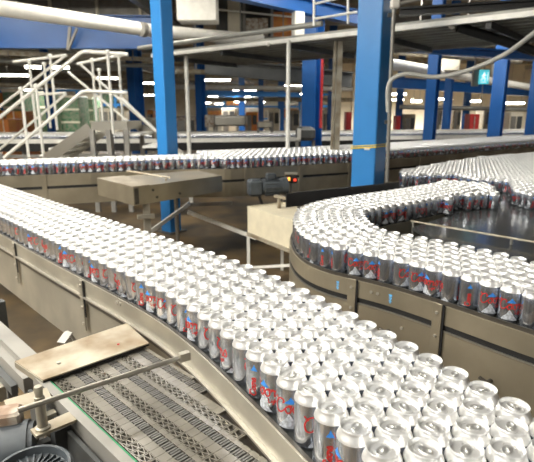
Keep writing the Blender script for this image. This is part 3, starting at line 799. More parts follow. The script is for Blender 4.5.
for i in range(nrow):
    u0 = U0 - 0.09 + i * PITCH; ub = u0 + PITCH - 0.0022
    if ub > U1: break
    v = V0 + 0.003; k = 0
    while v < V1 - 0.004:
        kind = ['perf', 'flat', 'fine', 'flat2'][k % 4]; w = {'perf': 0.031, 'flat': 0.026, 'fine': 0.026, 'flat2': 0.012}[kind]
        vb = min(v + w, V1)
        if kind in ('flat', 'flat2'): cellbox(solid, u0, u0 + PITCH - .0009, v + .0004, vb - .0004)
        elif kind == 'perf':     # frame and zigzag bars round triangular holes
            cellbox(solid, u0, u0 + .0024, v, vb); cellbox(solid, ub - .0024, ub, v, vb); cellbox(solid, u0 + .0024, ub - .0024, v, v + .002); cellbox(solid, u0 + .0024, ub - .0024, vb - .002, vb)
            for q in range(2):
                va_ = v + .002 + (vb - v - .004) * q / 2; vb_ = v + .002 + (vb - v - .004) * (q + 1) / 2; vm = (va_ + vb_) / 2
                a_ = UV(u0 + .002, va_, BZ - .003); b_ = UV(ub - .002, vm, BZ - .003); c_ = UV(u0 + .002, vb_, BZ - .003)
                if leftofA(b_.x, b_.y, 0.02): solid.beam(a_, b_, 0.0024, 0.0052); solid.beam(b_ - Vector((0, 0, .0001)), c_ - Vector((0, 0, .0001)), 0.0024, 0.0052)
        else:                    # fine transverse fingers
            for q in range(3):
                ua_ = u0 + q * (ub - u0) / 3
                cellbox(grid, ua_, ua_ + .0052, v + (0.002 if q % 2 else 0), vb - (0 if q % 2 else 0.002))
        v = vb; k += 1
solid.build('belt_tiles', M['belt'], MBELT); grid.build('belt_grid', M['beltfine'], MBELT)
m_ = MB(); m_.beam(UV(U0 - .05, V0 - .004, BZ - .004), UV(U1, V0 - .004, BZ - .004), 0.006, 0.012); m_.build('wear_strip', M['green'], MBELT)
m_ = MB(); m_.beam(UV(U0 - .05, V0 - .019, BZ - .05), UV(U1, V0 - .019, BZ - .05), 0.022, 0.115); m_.build('side_frame', M['grey'], MBELT)
m_ = MB(); m_.beam(UV(U0 - .05, V0 - .042, BZ - .14), UV(U1, V0 - .042, BZ - .14), 0.010, 0.22); m_.build('side_skirt', M['dgrey'], MBELT)
for uu in (-1.15, -0.80):
    m_ = MB(); m_.beam(UV(uu, V0 - .052, 0), UV(uu, V0 - .052, BZ - .02), 0.02, 0.03, roll_up=v_); m_.build('leg', M['steel'], MBELT)

# stained cover plate
pl = [ground(15, 361, 0.656), ground(43, 380, 0.656), ground(149, 343, 0.656)]
pl.append(ground(127, 323, 0.656))
pe = []
for p in pl: pe.append((p.x, p.y))
CP = thing('cover_plate', 'stained flat stainless plate covering the end of the perforated belt', 'plate', (sum(p[0] for p in pe) / 4, sum(p[1] for p in pe) / 4, 0.66))
m_ = MB(); m_.prism(pe, 0.652, 0.656); m_.build('sheet', M['stained'], CP)
m_ = MB(); m_.beam(pl[0] - Vector((0, 0, .011)), pl[1] - Vector((0, 0, .011)), 0.004, 0.018); m_.build('folded_edge', M['steel'], CP)
m_ = MB(); m_.beam(pl[1] - Vector((0, 0, .006)) , pl[2] - Vector((0, 0, .006)), 0.003, 0.005); m_.build('gap_shade', M['black_groove'], CP)  # black strip paints the shade in the gap below the plate
m_ = MB(); pb = ground(58, 358, .673); m_.lathe([(0.006, 0), (0.006, .004), (0, .004)], 8, c=(pb.x, pb.y, .656)); m_.build('bolt', M['bolt'], CP)
m_ = MB(); pb = ground(118, 339.5, .673); m_.box((pb.x, pb.y, .6575), (.006, .006, .003)); m_.build('red_clip', M['red_paint'], CP)
# little bracket joining plate and conveyor
m_ = MB(); k0 = ground(61, 343, .645); k1 = ground(69, 332, .665); m_.beam(k0, k1, 0.03, 0.004); m_.beam(k1, k1 + Vector((.015, .015, -.05)), 0.03, .004)
o = m_.build('hinge_bracket', M['grey'], CP)

# guide rod with clamps
ra = ground(18, 410.5, 0.73); rb = ground(187, 355.5, 0.73)
GR = thing('guide_rod', 'straight silver rod over the perforated belt, held in a post', 'rod', tuple((ra + rb) / 2))
m_ = MB(); m_.tube([ra, rb], 0.0062, 16); m_.build('rod', M['rod'], GR, 40)
m_ = MB(); dd = (rb - ra).normalized(); m_.beam(rb - dd * .022, rb + dd * .006, 0.017, 0.022); cl = m_.build('end_clamp', M['steel'], GR)
# post with cap
pp = ground(43, 428, 0.648)
PO = thing('clamp_post', 'short round steel post on a flat bracket gripping the silver rod', 'post', (pp.x, pp.y, 0.63))
m_ = MB(); m_.lathe([(0.0, 0), (0.0165, 0), (0.0165, .005), (0.0115, .007), (0.0115, .082), (0.0085, .083), (0.0085, .092), (0.0095, .093), (0.0095, .104), (0.008, .107), (0, .107)], 20, c=(pp.x, pp.y, .6475)); m_.build('post', M['steel'], PO, 40)
m_ = MB(); c = Vector((pp.x, pp.y, 0)); 
br = [c - v_ * .022 - u_ * .018, c - v_ * .022 + u_ * .018, c + v_ * .085 + u_ * .022, c + v_ * .085 - u_ * .022]
m_.prism([(p.x, p.y) for p in br], 0.640, 0.647); m_.build('bracket', M['plate'], PO)
m_ = MB(); q0 = c + v_ * .085; m_.beam(q0 + Vector((0, 0, .52)), q0 + Vector((0, 0, .647)), 0.006, 0.044, roll_up=u_); m_.build('bracket_upright', M['steel'], PO)
# second flat bracket behind
sb = ground(28, 399, 0.65)
m_ = MB(); m_.box((sb.x, sb.y, 0.648), (0.10, 0.055, 0.006), 0.62); m_.box((sb.x - .03, sb.y - .01, 0.60), (0.006, 0.05, 0.09), 0.62)
tag(m_.build('flat_bracket', M['plate'], None, origin=Vector((sb.x, sb.y, .55))), 'flat bracket plate just behind the round clamp post', 'bracket')
# rusty white block
rbk = ground(6, 411, 0.66)
m_ = MB(); m_.box((rbk.x - .02, rbk.y, 0.63), (0.10, 0.055, 0.06), 0.3, bev=0.006)
tag(m_.build('bearing_block', M['rust'], None, origin=Vector((rbk.x, rbk.y, .60))), 'rust-streaked white bearing block at the rod\'s left end', 'bearing')

# vertical finned motor in the corner
mc = ground(31, 468, 0.66)
MT = thing('finned_motor', 'grey finned electric motor in the photo\'s lower left corner', 'motor', (mc.x, mc.y, 0.42))
m_ = MB(); m_.lathe([(0.070, 0), (0.074, .01), (0.074, .19), (0.079, .20), (0.079, .222), (0.074, .228), (0.068, .228), (0.066, .212), (0.028, .206), (0.026, .20), (0, .20)], 40, c=(mc.x, mc.y, .43)); mo = m_.build('housing', M['motor'], MT, 35)
for k in range(26):
    a = 2 * PI * k / 26; v = Vector((math.cos(a), math.sin(a), 0)); m_ = MB(); p = Vector((mc.x, mc.y, .640))
    m_.beam(p + v * .030, p + v * .062, 0.0035, 0.014); m_.build('cooling_fin', M['motor'], mo)
m_ = MB(); m_.lathe([(0.026, 0), (0.026, .010), (0.020, .016), (0, .017)], 20, c=(mc.x, mc.y, .636)); m_.build('hub_cap', M['rust'], MT, 40)
gb = ground(8, 436, 0.64)
m_ = MB(); m_.tube([Vector((gb.x - .10, gb.y + .0, .575)), Vector((gb.x + .035, gb.y + .045, .575))], 0.062, 28); m_.build('gear_case', M['motor'], MT, 40)
m_ = MB(); m_.tube([Vector((gb.x + .012, gb.y + .038, .575)), Vector((gb.x + .024, gb.y + .042, .575))], 0.068, 28); m_.build('flange', M['motor'], MT, 40)
# hose loop
m_ = MB(); m_.tube([ground(75, 462, .50), ground(78, 450, .53), ground(84, 443, .55), ground(88, 441, .55)], 0.006, 8)
tag(m_.build('hose', M['hand'], None, 40, origin=ground(80, 455, .50)), 'short pale hose curving below the belt\'s side frame', 'hose')
m_ = MB(); lp_ = ground(62, 440, .58)
m_.beam(Vector((lp_.x, lp_.y, .25)), Vector((lp_.x, lp_.y, .62)), 0.03, 0.04, roll_up=v_); m_.beam(Vector((lp_.x - .05, lp_.y - .01, .25)), Vector((lp_.x - .05, lp_.y - .01, .58)), 0.02, 0.05, roll_up=v_)
tag(m_.build('motor_mount', M['dgrey'], None, origin=Vector((lp_.x, lp_.y, .25))), 'dark steel uprights between the motor and the belt', 'mount')

# frame rails at far left of the side belt
FR = thing('frame_rail', 'pale square steel rail sloping past the stained plate at left', 'rail', tuple(ground(20, 345, 0.55)))
for off_, z, w, h, mt in ((0.0, 0.56, 0.05, 0.04, 'grey'), (-0.055, 0.53, 0.03, 0.05, 'grey'), (-0.10, 0.50, 0.02, 0.03, 'dgrey'), (-0.15, 0.46, 0.04, 0.05, 'steel')):
    a_ = ground(-40, 296, z); b_ = ground(47, 378, z)
    m_ = MB(); m_.beam(a_ + v_ * off_, b_ + v_ * off_, w, h); m_.build('rail', M[mt], FR)
for t_ in (0.2, 0.45):
    q_ = a_.lerp(b_, t_); m_ = MB(); m_.beam(Vector((q_.x, q_.y + .08, 0)), Vector((q_.x, q_.y + .08, 0.54)), 0.04, 0.04, roll_up=v_); m_.build('leg', M['dgrey'], FR)

# ------------------------------------------------------------------ columns
def column(px, D, w, label, rot=0.0, mt='blue', d_=None, plate=True, y_off=0.0):
    p = at(px, HOR, D); T = thing('steel_column', label, 'column', (p.x, D, 0)); d_ = d_ or w
    m_ = MB()     # H section
    fl = w * 0.09
    R = Matrix.Rotation(rot, 3, 'Z')
    for cx, cy, sx, sy in ((0, -d_ / 2 + fl / 2, w, fl), (0, d_ / 2 - fl / 2, w, fl), (0, 0, fl, d_ - 2 * fl)):
        c = R @ Vector((cx, cy, 0)); m_.box((p.x + c.x, D + c.y, CEILZ / 2 + 0.006), (sx, sy, CEILZ - 0.014), rot)
    m_.build('shaft', M[mt], T)
    if plate:
        m_ = MB(); m_.box((p.x, D, 0.006), (w * 1.5, d_ * 1.5, 0.012), rot); m_.build('base_plate', M['dgrey'], T)
    return T
def box_column(px, D, w, d_, rot, label):
    p = at(px, HOR, D); T = thing('steel_column', label, 'column', (p.x, D, 0))
    m_ = MB(); m_.box((p.x, D, CEILZ / 2), (w, d_, CEILZ - 0.002), rot, bev=0.008); m_.build('shaft', M['blue_lit'], T)
    m_ = MB(); m_.box((p.x, D, 0.006), (w * 1.5, d_ * 1.5, 0.012), rot); m_.build('base_plate', M['dgrey'], T)
    return T, p
T1, p1_ = box_column(166, 5.55, 0.165, 0.165, math.radians(-38), 'bright blue column rising behind the middle conveyor, left of centre')
T2, p2_ = box_column(371, 4.45, 0.225, 0.225, math.radians(-37), 'tallest bright blue column, tied with yellow cord, right of centre')
for px, D, w, lab in ((312, 9.0, 0.27, 'wide blue column with a red strip behind the brown post'),
                      (431, 8.2, 0.16, 'dark blue column directly right of the tall corded column'),
                      (447, 13.6, 0.18, 'slim blue column beneath the square white box'),
                      (497, 9.4, 0.22, 'dark blue column just right of the glowing cyan sign'),
                      (201, 13.4, 0.19, 'slim blue column seen just right of the left bright column'),
                      (261, 16.0, 0.16, 'narrow blue column far behind the long grey console'),
                      (137, 13.0, 0.28, 'wide blue column right of the stair handrails'),
                      (50, 14.0, 0.16, 'thin blue column seen through the stair handrails'),
                      (532, 10.0, 0.16, 'blue column cut by the photo\'s right edge'),
                      (466, 19.0, 0.20, 'small blue column beside the red panel at far right'),
                      (331, 18.0, 0.24, 'small blue column between the brown post and wide column'),
                      (242, 26.0, 0.3, 'distant blue column left of the narrow one behind the console'),
                      (281, 24.0, 0.3, 'distant blue column seen behind the thin grey deck post'),
                      (399, 17.5, 0.2, 'distant blue column close right of the corded column')):
    column(px, D, w, lab, math.radians(-38) if D < 15 else 0)
# yellow cord round the big column
cd = MB(); pts = []
for a in ((-1, -1), (1, -1), (1, 1), (-1, 1), (-1, -1)):
    q_ = Matrix.Rotation(math.radians(-37), 3, 'Z') @ Vector((a[0] * .119, a[1] * .119, 0)); pts.append(Vector((p2_.x + q_.x, 4.45 + q_.y, 1.045 + 0.01 * a[0])))
cd.tube(pts, 0.006, 6); cd.tube([p_ + Vector((0, 0, .018)) for p_ in pts], 0.004, 6)
YC = cd.build('cord', M['yellow'], None, 40, origin=Vector((p2_.x, 4.45, 1.04))); tag(YC, 'yellow cord wound round the tall blue column', 'cord')
q_ = at(367, 149, 4.25); cd = MB(); cd.box(q_, (0.05, 0.012, 0.018), -.47, bev=.004); cd.build('knot', M['white_pipe'], YC)
# red strip on wide column
cd = MB(); a_ = at(322.5, 52, 8.80); b_ = at(322.5, 128, 8.80); cd.tube([Vector((a_.x, 8.80, b_.z)), Vector((a_.x, 8.80, a_.z))], 0.025, 8)
tag(cd.build('red_pipe', M['red_paint'], None, 40, origin=Vector((a_.x, 8.8, b_.z))), 'thin red pipe climbing the wide blue column', 'pipe')

# conduit and hose by the tall column
cd = MB(); cd.tube([at(395, 0, 4.2), at(394, 6, 4.2), at(390.5, 80, 4.2), at(387, 182, 4.2)], 0.016, 10)
CN = cd.build('conduit', M['grey'], None, 40, origin=at(387, 182, 4.2)); tag(CN, 'grey conduit running up the right side of the tall column', 'conduit')
m_ = MB(); m_.box(at(395, 4, 4.2), (0.07, 0.06, 0.07), bev=.01); m_.build('junction_box', M['white_pipe'], CN)
m_ = MB(); m_.tube([at(398, 4, 4.2), at(440, -6, 4.1)], 0.014, 8); m_.build('conduit_arm', M['grey'], CN)
for y in (15, 122): 
    m_ = MB(); m_.box(at(391 if y < 50 else 388, y, 4.22), (0.05, 0.05, 0.03)); m_.build('pipe_clip', M['dgrey'], CN)
def curve3(P, n=6):
    Q = []
    for i in range(len(P) - 1):
        p0 = P[max(i - 1, 0)]; p1 = P[i]; p2 = P[i + 1]; p3 = P[min(i + 2, len(P) - 1)]
        for k in range(n):
            t = k / n; Q.append(0.5 * ((2 * p1) + (p2 - p0) * t + (2 * p0 - 5 * p1 + 4 * p2 - p3) * t * t + (3 * p1 - p0 - 3 * p2 + p3) * t ** 3))
    Q.append(P[-1]); return Q
m_ = MB(); m_.tube(curve3([at(x, y, D) for x, y, D in ((388, 112, 4.1), (388, 88, 4.1), (394, 78, 4.08), (408, 74, 4.05), (436, 77, 4.0), (466, 71, 3.9), (500, 57, 3.75), (520, 44, 3.6), (545, 24, 3.4))]), 0.017, 10)
tag(m_.build('hose', M['hose'], None, 60, origin=at(430, 77, 4.0)), 'thick grey hose sagging from the tall column towards the upper right', 'hose')

# ------------------------------------------------------------------ elevated deck
DZ = 2.15
e = [ground(x, y, DZ) for x, y in ((152, 56), (267, 43.5), (380, 29.5), (560, 10.5))]
eL, eR = e[0], e[3]; dd = (eR - eL); dd.z = 0; dd.normalize(); nb = Vector((-dd.y, dd.x, 0))
if nb.y < 0: nb = -nb
DK = thing('elevated_walkway', 'grey ribbed steel walkway deck crossing above the hall', 'walkway', tuple(Vector((eR.x / 2 + eL.x / 2, eR.y / 2 + eL.y / 2, DZ))))
P_ = [eL, eR, eR + nb * 1.5, eL + nb * 1.5]
m_ = MB(); m_.prism([(p.x, p.y) for p in P_], DZ + .02, DZ + .05); m_.build('deck_sheet', M['deck'], DK)
m_ = MB(); m_.beam(eL, eR, 0.05, 0.045); m_.build('edge_beam', M['hand'], DK)
m_ = MB(); m_.beam(eL + nb * 1.5, eR + nb * 1.5, 0.05, 0.10); m_.build('edge_beam', M['grey'], DK)
for k in range(1, 8):
    m_ = MB(); m_.beam(eL + nb * (k * .19), eR + nb * (k * .19), 0.035, 0.035); m_.build('rib', M['deck'], DK)
Ld = (eR - eL).length; k = 0.3
while k < Ld:
    q_ = eL + dd * k; m_ = MB(); m_.beam(q_ + nb * .02 - Vector((0, 0, .05)), q_ + nb * 1.5 - Vector((0, 0, .05)), 0.05, 0.06); m_.build('cross_member', M['dgrey'], DK); k += 1.1
for px, py in ((268, 42.5), (451, 24.5)):
    q_ = ground(px, py, DZ); m_ = MB(); m_.box((q_.x, q_.y - .03, q_.z - .02), (0.05, 0.05, 0.05), bev=.012); m_.build('bracket', M['white_pipe'], DK)
# handrail tube standing off the deck
m_ = MB(); h0 = ground(140, 49, 2.2); h1 = ground(322, 23.5, 2.2); h0 = Vector((h0.x, h0.y - .08, h0.z)); m_.tube([h0, h1], 0.028, 10); m_.build('toe_rail', M['deck'], DK, 40)
for px, y0, y1, D in ((314, 2, 26, 5.0), (348, 8, 24, 4.9)):
    m_ = MB(); m_.tube([at(px, y1, D), at(px, y0 - 20, D)], 0.012, 8); m_.build('rail_post', M['hand'], DK, 40)
m_ = MB(); m_.tube([at(314, 19, 5.0), at(357, 12, 4.8)], 0.011, 8); m_.build('guard_rail', M['hand'], DK, 40)
m_ = MB(); m_.tube([at(314, 4, 5.0), at(357, -6, 4.8)], 0.011, 8); m_.build('guard_rail', M['hand'], DK, 40)
for px, D, w, mt, lab in ((288, 5.85, 0.05, 'hand', 0), (336.5, 5.75, 0.085, 'plate', 1)):
    a_ = at(px, 112, D); m_ = MB()
    if lab == 0: m_.tube([(a_.x, D, 0), (a_.x, D, DZ - .02)], w / 2, 12)
    else:
        m_.box((a_.x + .012, D, DZ / 2 - .02), (w * .7, w, DZ - .05)); m_.box((a_.x - w * .5, D - .01, DZ / 2 - .02), (w * .35, w * .5, DZ - .05))
    m_.build('support_post', M['hand'] if lab == 0 else M['plate'], DK)
m_ = MB(); a_ = at(188, 112, 7.4); m_.tube([(a_.x, 7.4, 0), (a_.x, 7.4, DZ - .02)], 0.03, 10); m_.build('support_post', M['hand'], DK)
# dark pipe under deck to the right
m_ = MB(); m_.tube([at(458, 27, 4.9), at(500, 40, 4.9), at(545, 55, 4.9)], 0.045, 10)
tag(m_.build('dark_pipe', M['black'], None, 40, origin=at(500, 40, 4.9)), 'dark pipe slanting beneath the walkway at upper right', 'pipe')

# ------------------------------------------------------------------ overhead beams and pipes
def long_beam(name, a_, b_, w, h, mt, lab, cat):
    m_ = MB()
    m_.beam(a_ + Vector((0, 0, h / 2 - .01)), b_ + Vector((0, 0, h / 2 - .01)), w, 0.02); m_.beam(a_ - Vector((0, 0, h / 2 - .01)), b_ - Vector((0, 0, h / 2 - .01)), w, 0.02); m_.beam(a_, b_, 0.015, h - .04)
    return tag(m_.build(name, M[mt], None, origin=(a_ + b_) / 2), lab, cat)
long_beam('steel_beam', at(-30, 31, 9.6), at(170, 33, 10.1), 0.16, 0.60, 'blue', 'deep blue overhead beam beneath the white pipe, upper left', 'beam')
long_beam('steel_beam', at(205, -16, 7.6), at(366, 20, 9.6), 0.18, 0.24, 'blue', 'blue overhead beam slanting down to the tall column, top centre', 'beam')
long_beam('steel_beam', at(385, 82, 14.5), at(560, 94, 19), 0.15, 0.30, 'blue', 'blue overhead beam below the white pipe on the right', 'beam')
long_beam('steel_beam', at(203, 92.5, 14), at(300, 95, 14.4), 0.12, 0.13, 'blue_lit', 'slim light blue crossbeam above the grey console', 'beam')
long_beam('steel_beam', at(392, 47, 6.9), at(560, 58, 6.6), 0.15, 0.10, 'blue', 'blue beam in shadow right behind the walkway, upper right', 'beam')
long_beam('steel_beam', at(400, 12, 5.6), at(560, 2, 5.0), 0.10, 0.08, 'black', 'dark beam above the walkway at the photo\'s top right', 'beam')
long_beam('steel_beam', at(-20, 52, 12), at(158, 60, 13), 0.12, 0.10, 'plate', 'pale crossbeam behind the stair handrail tops', 'beam')
long_beam('steel_beam', at(205, 66, 9.4), at(352, 80, 9.8), 0.2, 0.28, 'dgrey', 'dark crossbeam behind the deck posts at centre', 'beam')
long_beam('steel_beam', at(-20, 86, 17), at(140, 88, 17.5), 0.2, 0.14, 'grey', 'grey crossbeam among the far lights at left', 'beam')
# bracket strut below deep beam
m_ = MB(); m_.beam(at(70, 27, 9.66), at(68, 50, 9.66), 0.05, 0.05); m_.beam(at(77, 28, 9.66), at(69, 48, 9.66), 0.04, 0.04)
tag(m_.build('hanger_bracket', M['grey'], None, origin=at(68, 50, 9.2)), 'grey V-shaped hanger bracket on the deep blue beam', 'bracket')
WP = thing('insulated_pipe', 'thick white lagged pipe running along the upper left', 'pipe', tuple(at(0, 9, 7.0)))
m_ = MB(); m_.tube([at(-30, 3.5, 6.8), at(155, 31, 8.9), at(262, 40, 9.9)], 0.105, 20); m_.build('pipe_run', M['white_pipe'], WP, 60)
m_ = MB(); m_.tube([at(141, 29.3, 8.6), at(145, 30, 8.66)], 0.115, 20); m_.build('pipe_collar', M['grey'], WP, 60)
m_ = MB(); a_ = at(193, 14, 8.6); m_.box((a_.x, 9.25, 3.34), (0.68, 0.45, 0.92), 0.0, bev=.01)
tag(m_.build('air_duct', M['white_pipe'], None, origin=Vector((a_.x, 9.25, 2.94))), 'white square air duct dropping from above beside the left column', 'duct')
W2 = thing('insulated_pipe', 'white lagged pipe running right of the tall column', 'pipe', tuple(at(460, 76, 11)))
m_ = MB(); m_.tube([at(386, 63.5, 8.2), at(425, 69.5, 9.3), at(460, 76, 11.4)], 0.088, 16); m_.tube([at(458, 75.5, 11.3), at(500, 82.5, 13.6), at(560, 92, 18)], 0.095, 16); m_.build('pipe_run', M['white_pipe'], W2, 60)
m_ = MB(); m_.tube([at(494, 82, 13.2), at(494, 64, 13.2)], 0.06, 12); m_.build('riser', M['white_pipe'], W2, 60)
m_ = MB(); m_.box(at(447.5, 61, 10.2), (0.42, 0.3, 0.42), 0.1, bev=.03)
tag(m_.build('fan_housing', M['cream'], None, origin=at(447.5, 72.5, 10.2)), 'square cream box sitting on the right-hand white pipe', 'housing')
# exit sign
EX = thing('exit_sign', 'glowing cyan exit sign with white running figure, hung from a grey bracket', 'sign', tuple(at(484, 84, 6.8)))
m_ = MB(); m_.box(at(484, 77, 6.8), (0.125, 0.03, 0.18)); m_.build('panel', M['sign'], EX)
m_ = MB(); m_.box(at(475.5, 76.5, 6.85), (0.09, 0.05, 0.25), bev=.008); m_.build('bracket', M['grey'], EX)
m_ = MB(); m_.tube([at(475.5, 68, 6.85), at(475.5, 50, 6.85)], 0.012, 8); m_.build('hanger', M['grey'], EX)
m_ = MB(); c = at(484, 77, 6.78)     # figure: head, trunk, arms, legs, arrow
def seg(x0, z0, x1, z1, w=0.012): m_.beam(c + Vector((x0, -.002, z0)), c + Vector((x1, -.002, z1)), 0.004, w, roll_up=Vector((0, 1, 0)).cross(Vector((x1 - x0, 0, z1 - z0)).normalized()))
seg(-.006, .052, .010, .052, .016); seg(.0, .04, -.008, .0, .016); seg(-.004, .03, .028, .02); seg(-.004, .03, -.03, .012); seg(-.008, .0, .018, -.02); seg(.018, -.02, .016, -.05); seg(-.008, .0, -.02, -.03); seg(-.02, -.03, -.042, -.04)
seg(.035, -.065, -.035, -.065, .010); seg(.05, .06, .05, -.05, .008)
m_.build('running_figure', M['signw'], EX)

# ------------------------------------------------------------------ fluorescent lights
def batten(c, d, L, label, lamp=0.0, group=None, w=0.14, n=2):
    T = thing('fluorescent_light', label, 'ceiling light', tuple(c), group); c = Vector(c); d = Vector(d).normalized(); s_ = d.cross(Vector((0, 0, 1)))
    m_ = MB(); m_.beam(c - d * L / 2 + Vector((0, 0, .05)), c + d * L / 2 + Vector((0, 0, .05)), w, 0.05); m_.build('housing', M['white_pipe'], T)
    for k in range(n):
        m_ = MB(); o_ = s_ * ((k - (n - 1) / 2) * w * .55); m_.tube([c - d * L * .48 + o_, c + d * L * .48 + o_], 0.022 if lamp < 1 or d.y > .2 else 0.045, 8); m_.build('tube', M['tube'], T, 40)
    for t_ in (-.35, .35):
        m_ = MB(); q_ = c + d * L * t_; m_.tube([q_ + Vector((0, 0, .075)), Vector((q_.x, q_.y, CEILZ - .001))], 0.006, 6); m_.build('hanger', M['grey'], T)
    if lamp > 0:
        ld = bpy.data.lights.new('batten_glow', 'AREA'); ld.shape = 'RECTANGLE'; ld.size = L; ld.size_y = w * 2; ld.energy = lamp; ld.color = (1.0, 0.965, 0.90)
        lo = bpy.data.objects.new('batten_glow', ld); C.objects.link(lo); lo.parent = T; lo.location = (0, 0, -0.03); lo.rotation_euler = (0, 0, math.atan2(d.y, d.x))
    return T
LZ = 2.9
fl = [(0, 27, 75, 'bright tube light at the photo\'s left edge above the stairs'), (27, 68, 67, 'long bright tube light behind the top of the stair rails'),
      (94, 117, 78, 'tube light just right of the upper stair landing rails'), (141, 156, 83, 'tube light left of the left bright column'),
      (203, 230, 80, 'tube light nearest right of the left bright column'), (233, 256, 90, 'tube light below and right of the one by the left column'),
      (281, 304, 86, 'upper tube light crossed by the thin deck post'), (291, 304, 94, 'lower tube light right of the thin deck post'),
      (262, 270, 102, 'small far tube light left of the thin deck post'), (334, 346, 96, 'tube light behind the brown deck post'),
      (390, 406, 94, 'tube light immediately right of the corded column'), (412, 421, 101, 'small tube light left of the dark column right of centre'),
      (438, 452, 99, 'tube light behind the slim blue column at right'), (469, 480, 101, 'tube light above the red panel at right'),
      (506, 524, 103, 'tube light near the right edge, right of the cyan sign'), (20, 36, 90, 'far tube light low behind the stair rails'),
      (144, 154, 95, 'small far tube light left of the left bright column, lower')]
for x0, x1, y, lab in fl:
    D = min((LZ - CAMZ) * FPX / (HOR - y), 21.0 if x0 > 380 else 40); c = at((x0 + x1) / 2, y, D); L = (x1 - x0) / FPX * D
    batten(c, (1, 0.15, 0), min(L, 3.0), lab, FAR_W if D < 18 else FAR_W * 1.3, w=0.2)
for i, (x, y, D) in enumerate([(206, 103, 30), (213, 97, 27), (219, 104, 33), (222, 98.5, 36), (240, 102, 26), (246, 97, 30), (250, 101, 38), (340, 101, 30), (398, 100, 22.5)]):
    batten(at(x, y, D), (1, 0.1, 0), 0.55, 'tiny distant tube light among the haze of far lights at centre', 0, 'far tube lights at centre', n=1)
# unseen overhead lamps hung from the ceiling; back two rows added for the white pipe
wh = ['left', 'middle', 'right']
for i, (x, y) in enumerate(OVERHEAD):
    batten((x, y, OVZ), (1, 0.25, 0), 1.5, 'unseen high tube light above the conveyors, %s row back, %s from the left' % (ORD[[-1.6, 0.1, 1.8, 4.2, 7.6, 9.2, 12.4].index(y) + 1], ORD[sorted(q[0] for q in OVERHEAD if q[1] == y).index(x) + 1]), LAMP_W * (3.0 if y > 9 else 1.3 if y > 4 else 2.0 if x < -2.5 else 0.6), 'high tube lights over the conveyors', w=0.22)

# ------------------------------------------------------------------ stairs and crossover platform
SD = 7.1
STR = thing('crossover_stairs', 'grey steel crossover stairs with pale tube handrails at left', 'stairs', tuple(at(100, 150, SD)) )
def tubes(name, plist, r=0.020, mt='hand'):
    m_ = MB(); m_.tube(plist, r, 10); return m_.build(name, M[mt], STR, 50)
N, Fk = 6.7, 7.5     # near and far side of the flight
for D, pts in ((N, [(-12, 127), (81, 52.5), (85, 51.5), (128, 54.5)]), (N, [(4, 158), (82, 92), (87, 91), (127, 93)]),
               (Fk, [(-12, 116), (66, 55)]), (Fk, [(-6, 154), (66, 94)]),
               (Fk, [(13, 62), (50, 57.5), (66, 55)]), (Fk, [(77, 64), (106, 58), (128, 54)]),
               (Fk, [(79, 63), (153, 129)]), (Fk, [(68, 72), (140, 131)]), (N, [(120, 97), (156, 131)]), (Fk, [(37, 94.5), (66, 93)])):
    tubes('handrail', [at(x, y, D) for x, y in pts], 0.024 if D == N else 0.020)
for D, x0, y0, x1, y1 in ((Fk, 29, 61, 33, 131), (Fk, 50, 56, 54, 130), (N, 21, 89, 25, 157), (N, 36, 86, 40, 157), (Fk, 92, 60, 94, 121), (N, 107.5, 52, 109.5, 134), (Fk, 118.5, 56, 120, 122), (Fk, 44, 64, 46, 128), (Fk, 99, 70, 101, 121)):
    a_ = at(x0, y0, D); b_ = at(x1, y1, D); tubes('rail_post', [a_, Vector((a_.x, D, b_.z))], 0.020)
    m_ = MB(); m_.lathe([(0.0, -.03), (0.033, -.02), (0.036, .0), (0.033, .02), (0, .032)], 10, c=(a_.x, D, a_.z)); m_.build('rail_knuckle', M['hand'], STR, 60)
pz = at(100, 122, N).z
a_ = at(91, 124, N); b_ = at(127, 124, N)
m_ = MB(); m_.box(((a_.x + b_.x) / 2, (N + Fk) / 2, pz - .05), (b_.x - a_.x, Fk - N, 0.11)); m_.build('platform', M['rod'], STR)
s0 = at(44, 157, N); s1 = at(90, 124, N)
for D in (N, Fk):
    m_ = MB(); m_.beam(Vector((s0.x - .25, D, s0.z - .22)), Vector((s1.x, D, pz - .08)), 0.03, 0.15); m_.build('stringer', M['rod'], STR)
for k in range(5):
    t_ = k / 5; m_ = MB(); m_.box((s0.x - .1 + (s1.x - s0.x) * t_, (N + Fk) / 2, s0.z - .08 + (pz - s0.z) * t_), (0.2, Fk - N - .04, 0.03)); m_.build('tread', M['hand'], STR)
for x in (91.5, 108, 126):
    for D in (N, Fk):
        q_ = at(x, 124, D); q_.x = at(x, 124, N).x; m_ = MB(); m_.box((q_.x, D, (pz - .1) / 2), (0.06, 0.06, pz - .1)); m_.build('leg', M['grey'], STR)
for k in range(4):
    t_ = k / 4; q_ = at(132, 128, N); m_ = MB(); m_.box((q_.x + .22 * k, (N + Fk) / 2, pz - .17 - .16 * k), (0.2, Fk - N - .04, 0.03)); m_.build('tread', M['hand'], STR)
m_ = MB(); m_.beam(Vector((b_.x, Fk, pz - .08)), Vector((b_.x + 1.0, Fk, pz - .78)), 0.03, 0.08); m_.build('stringer', M['rod'], STR)

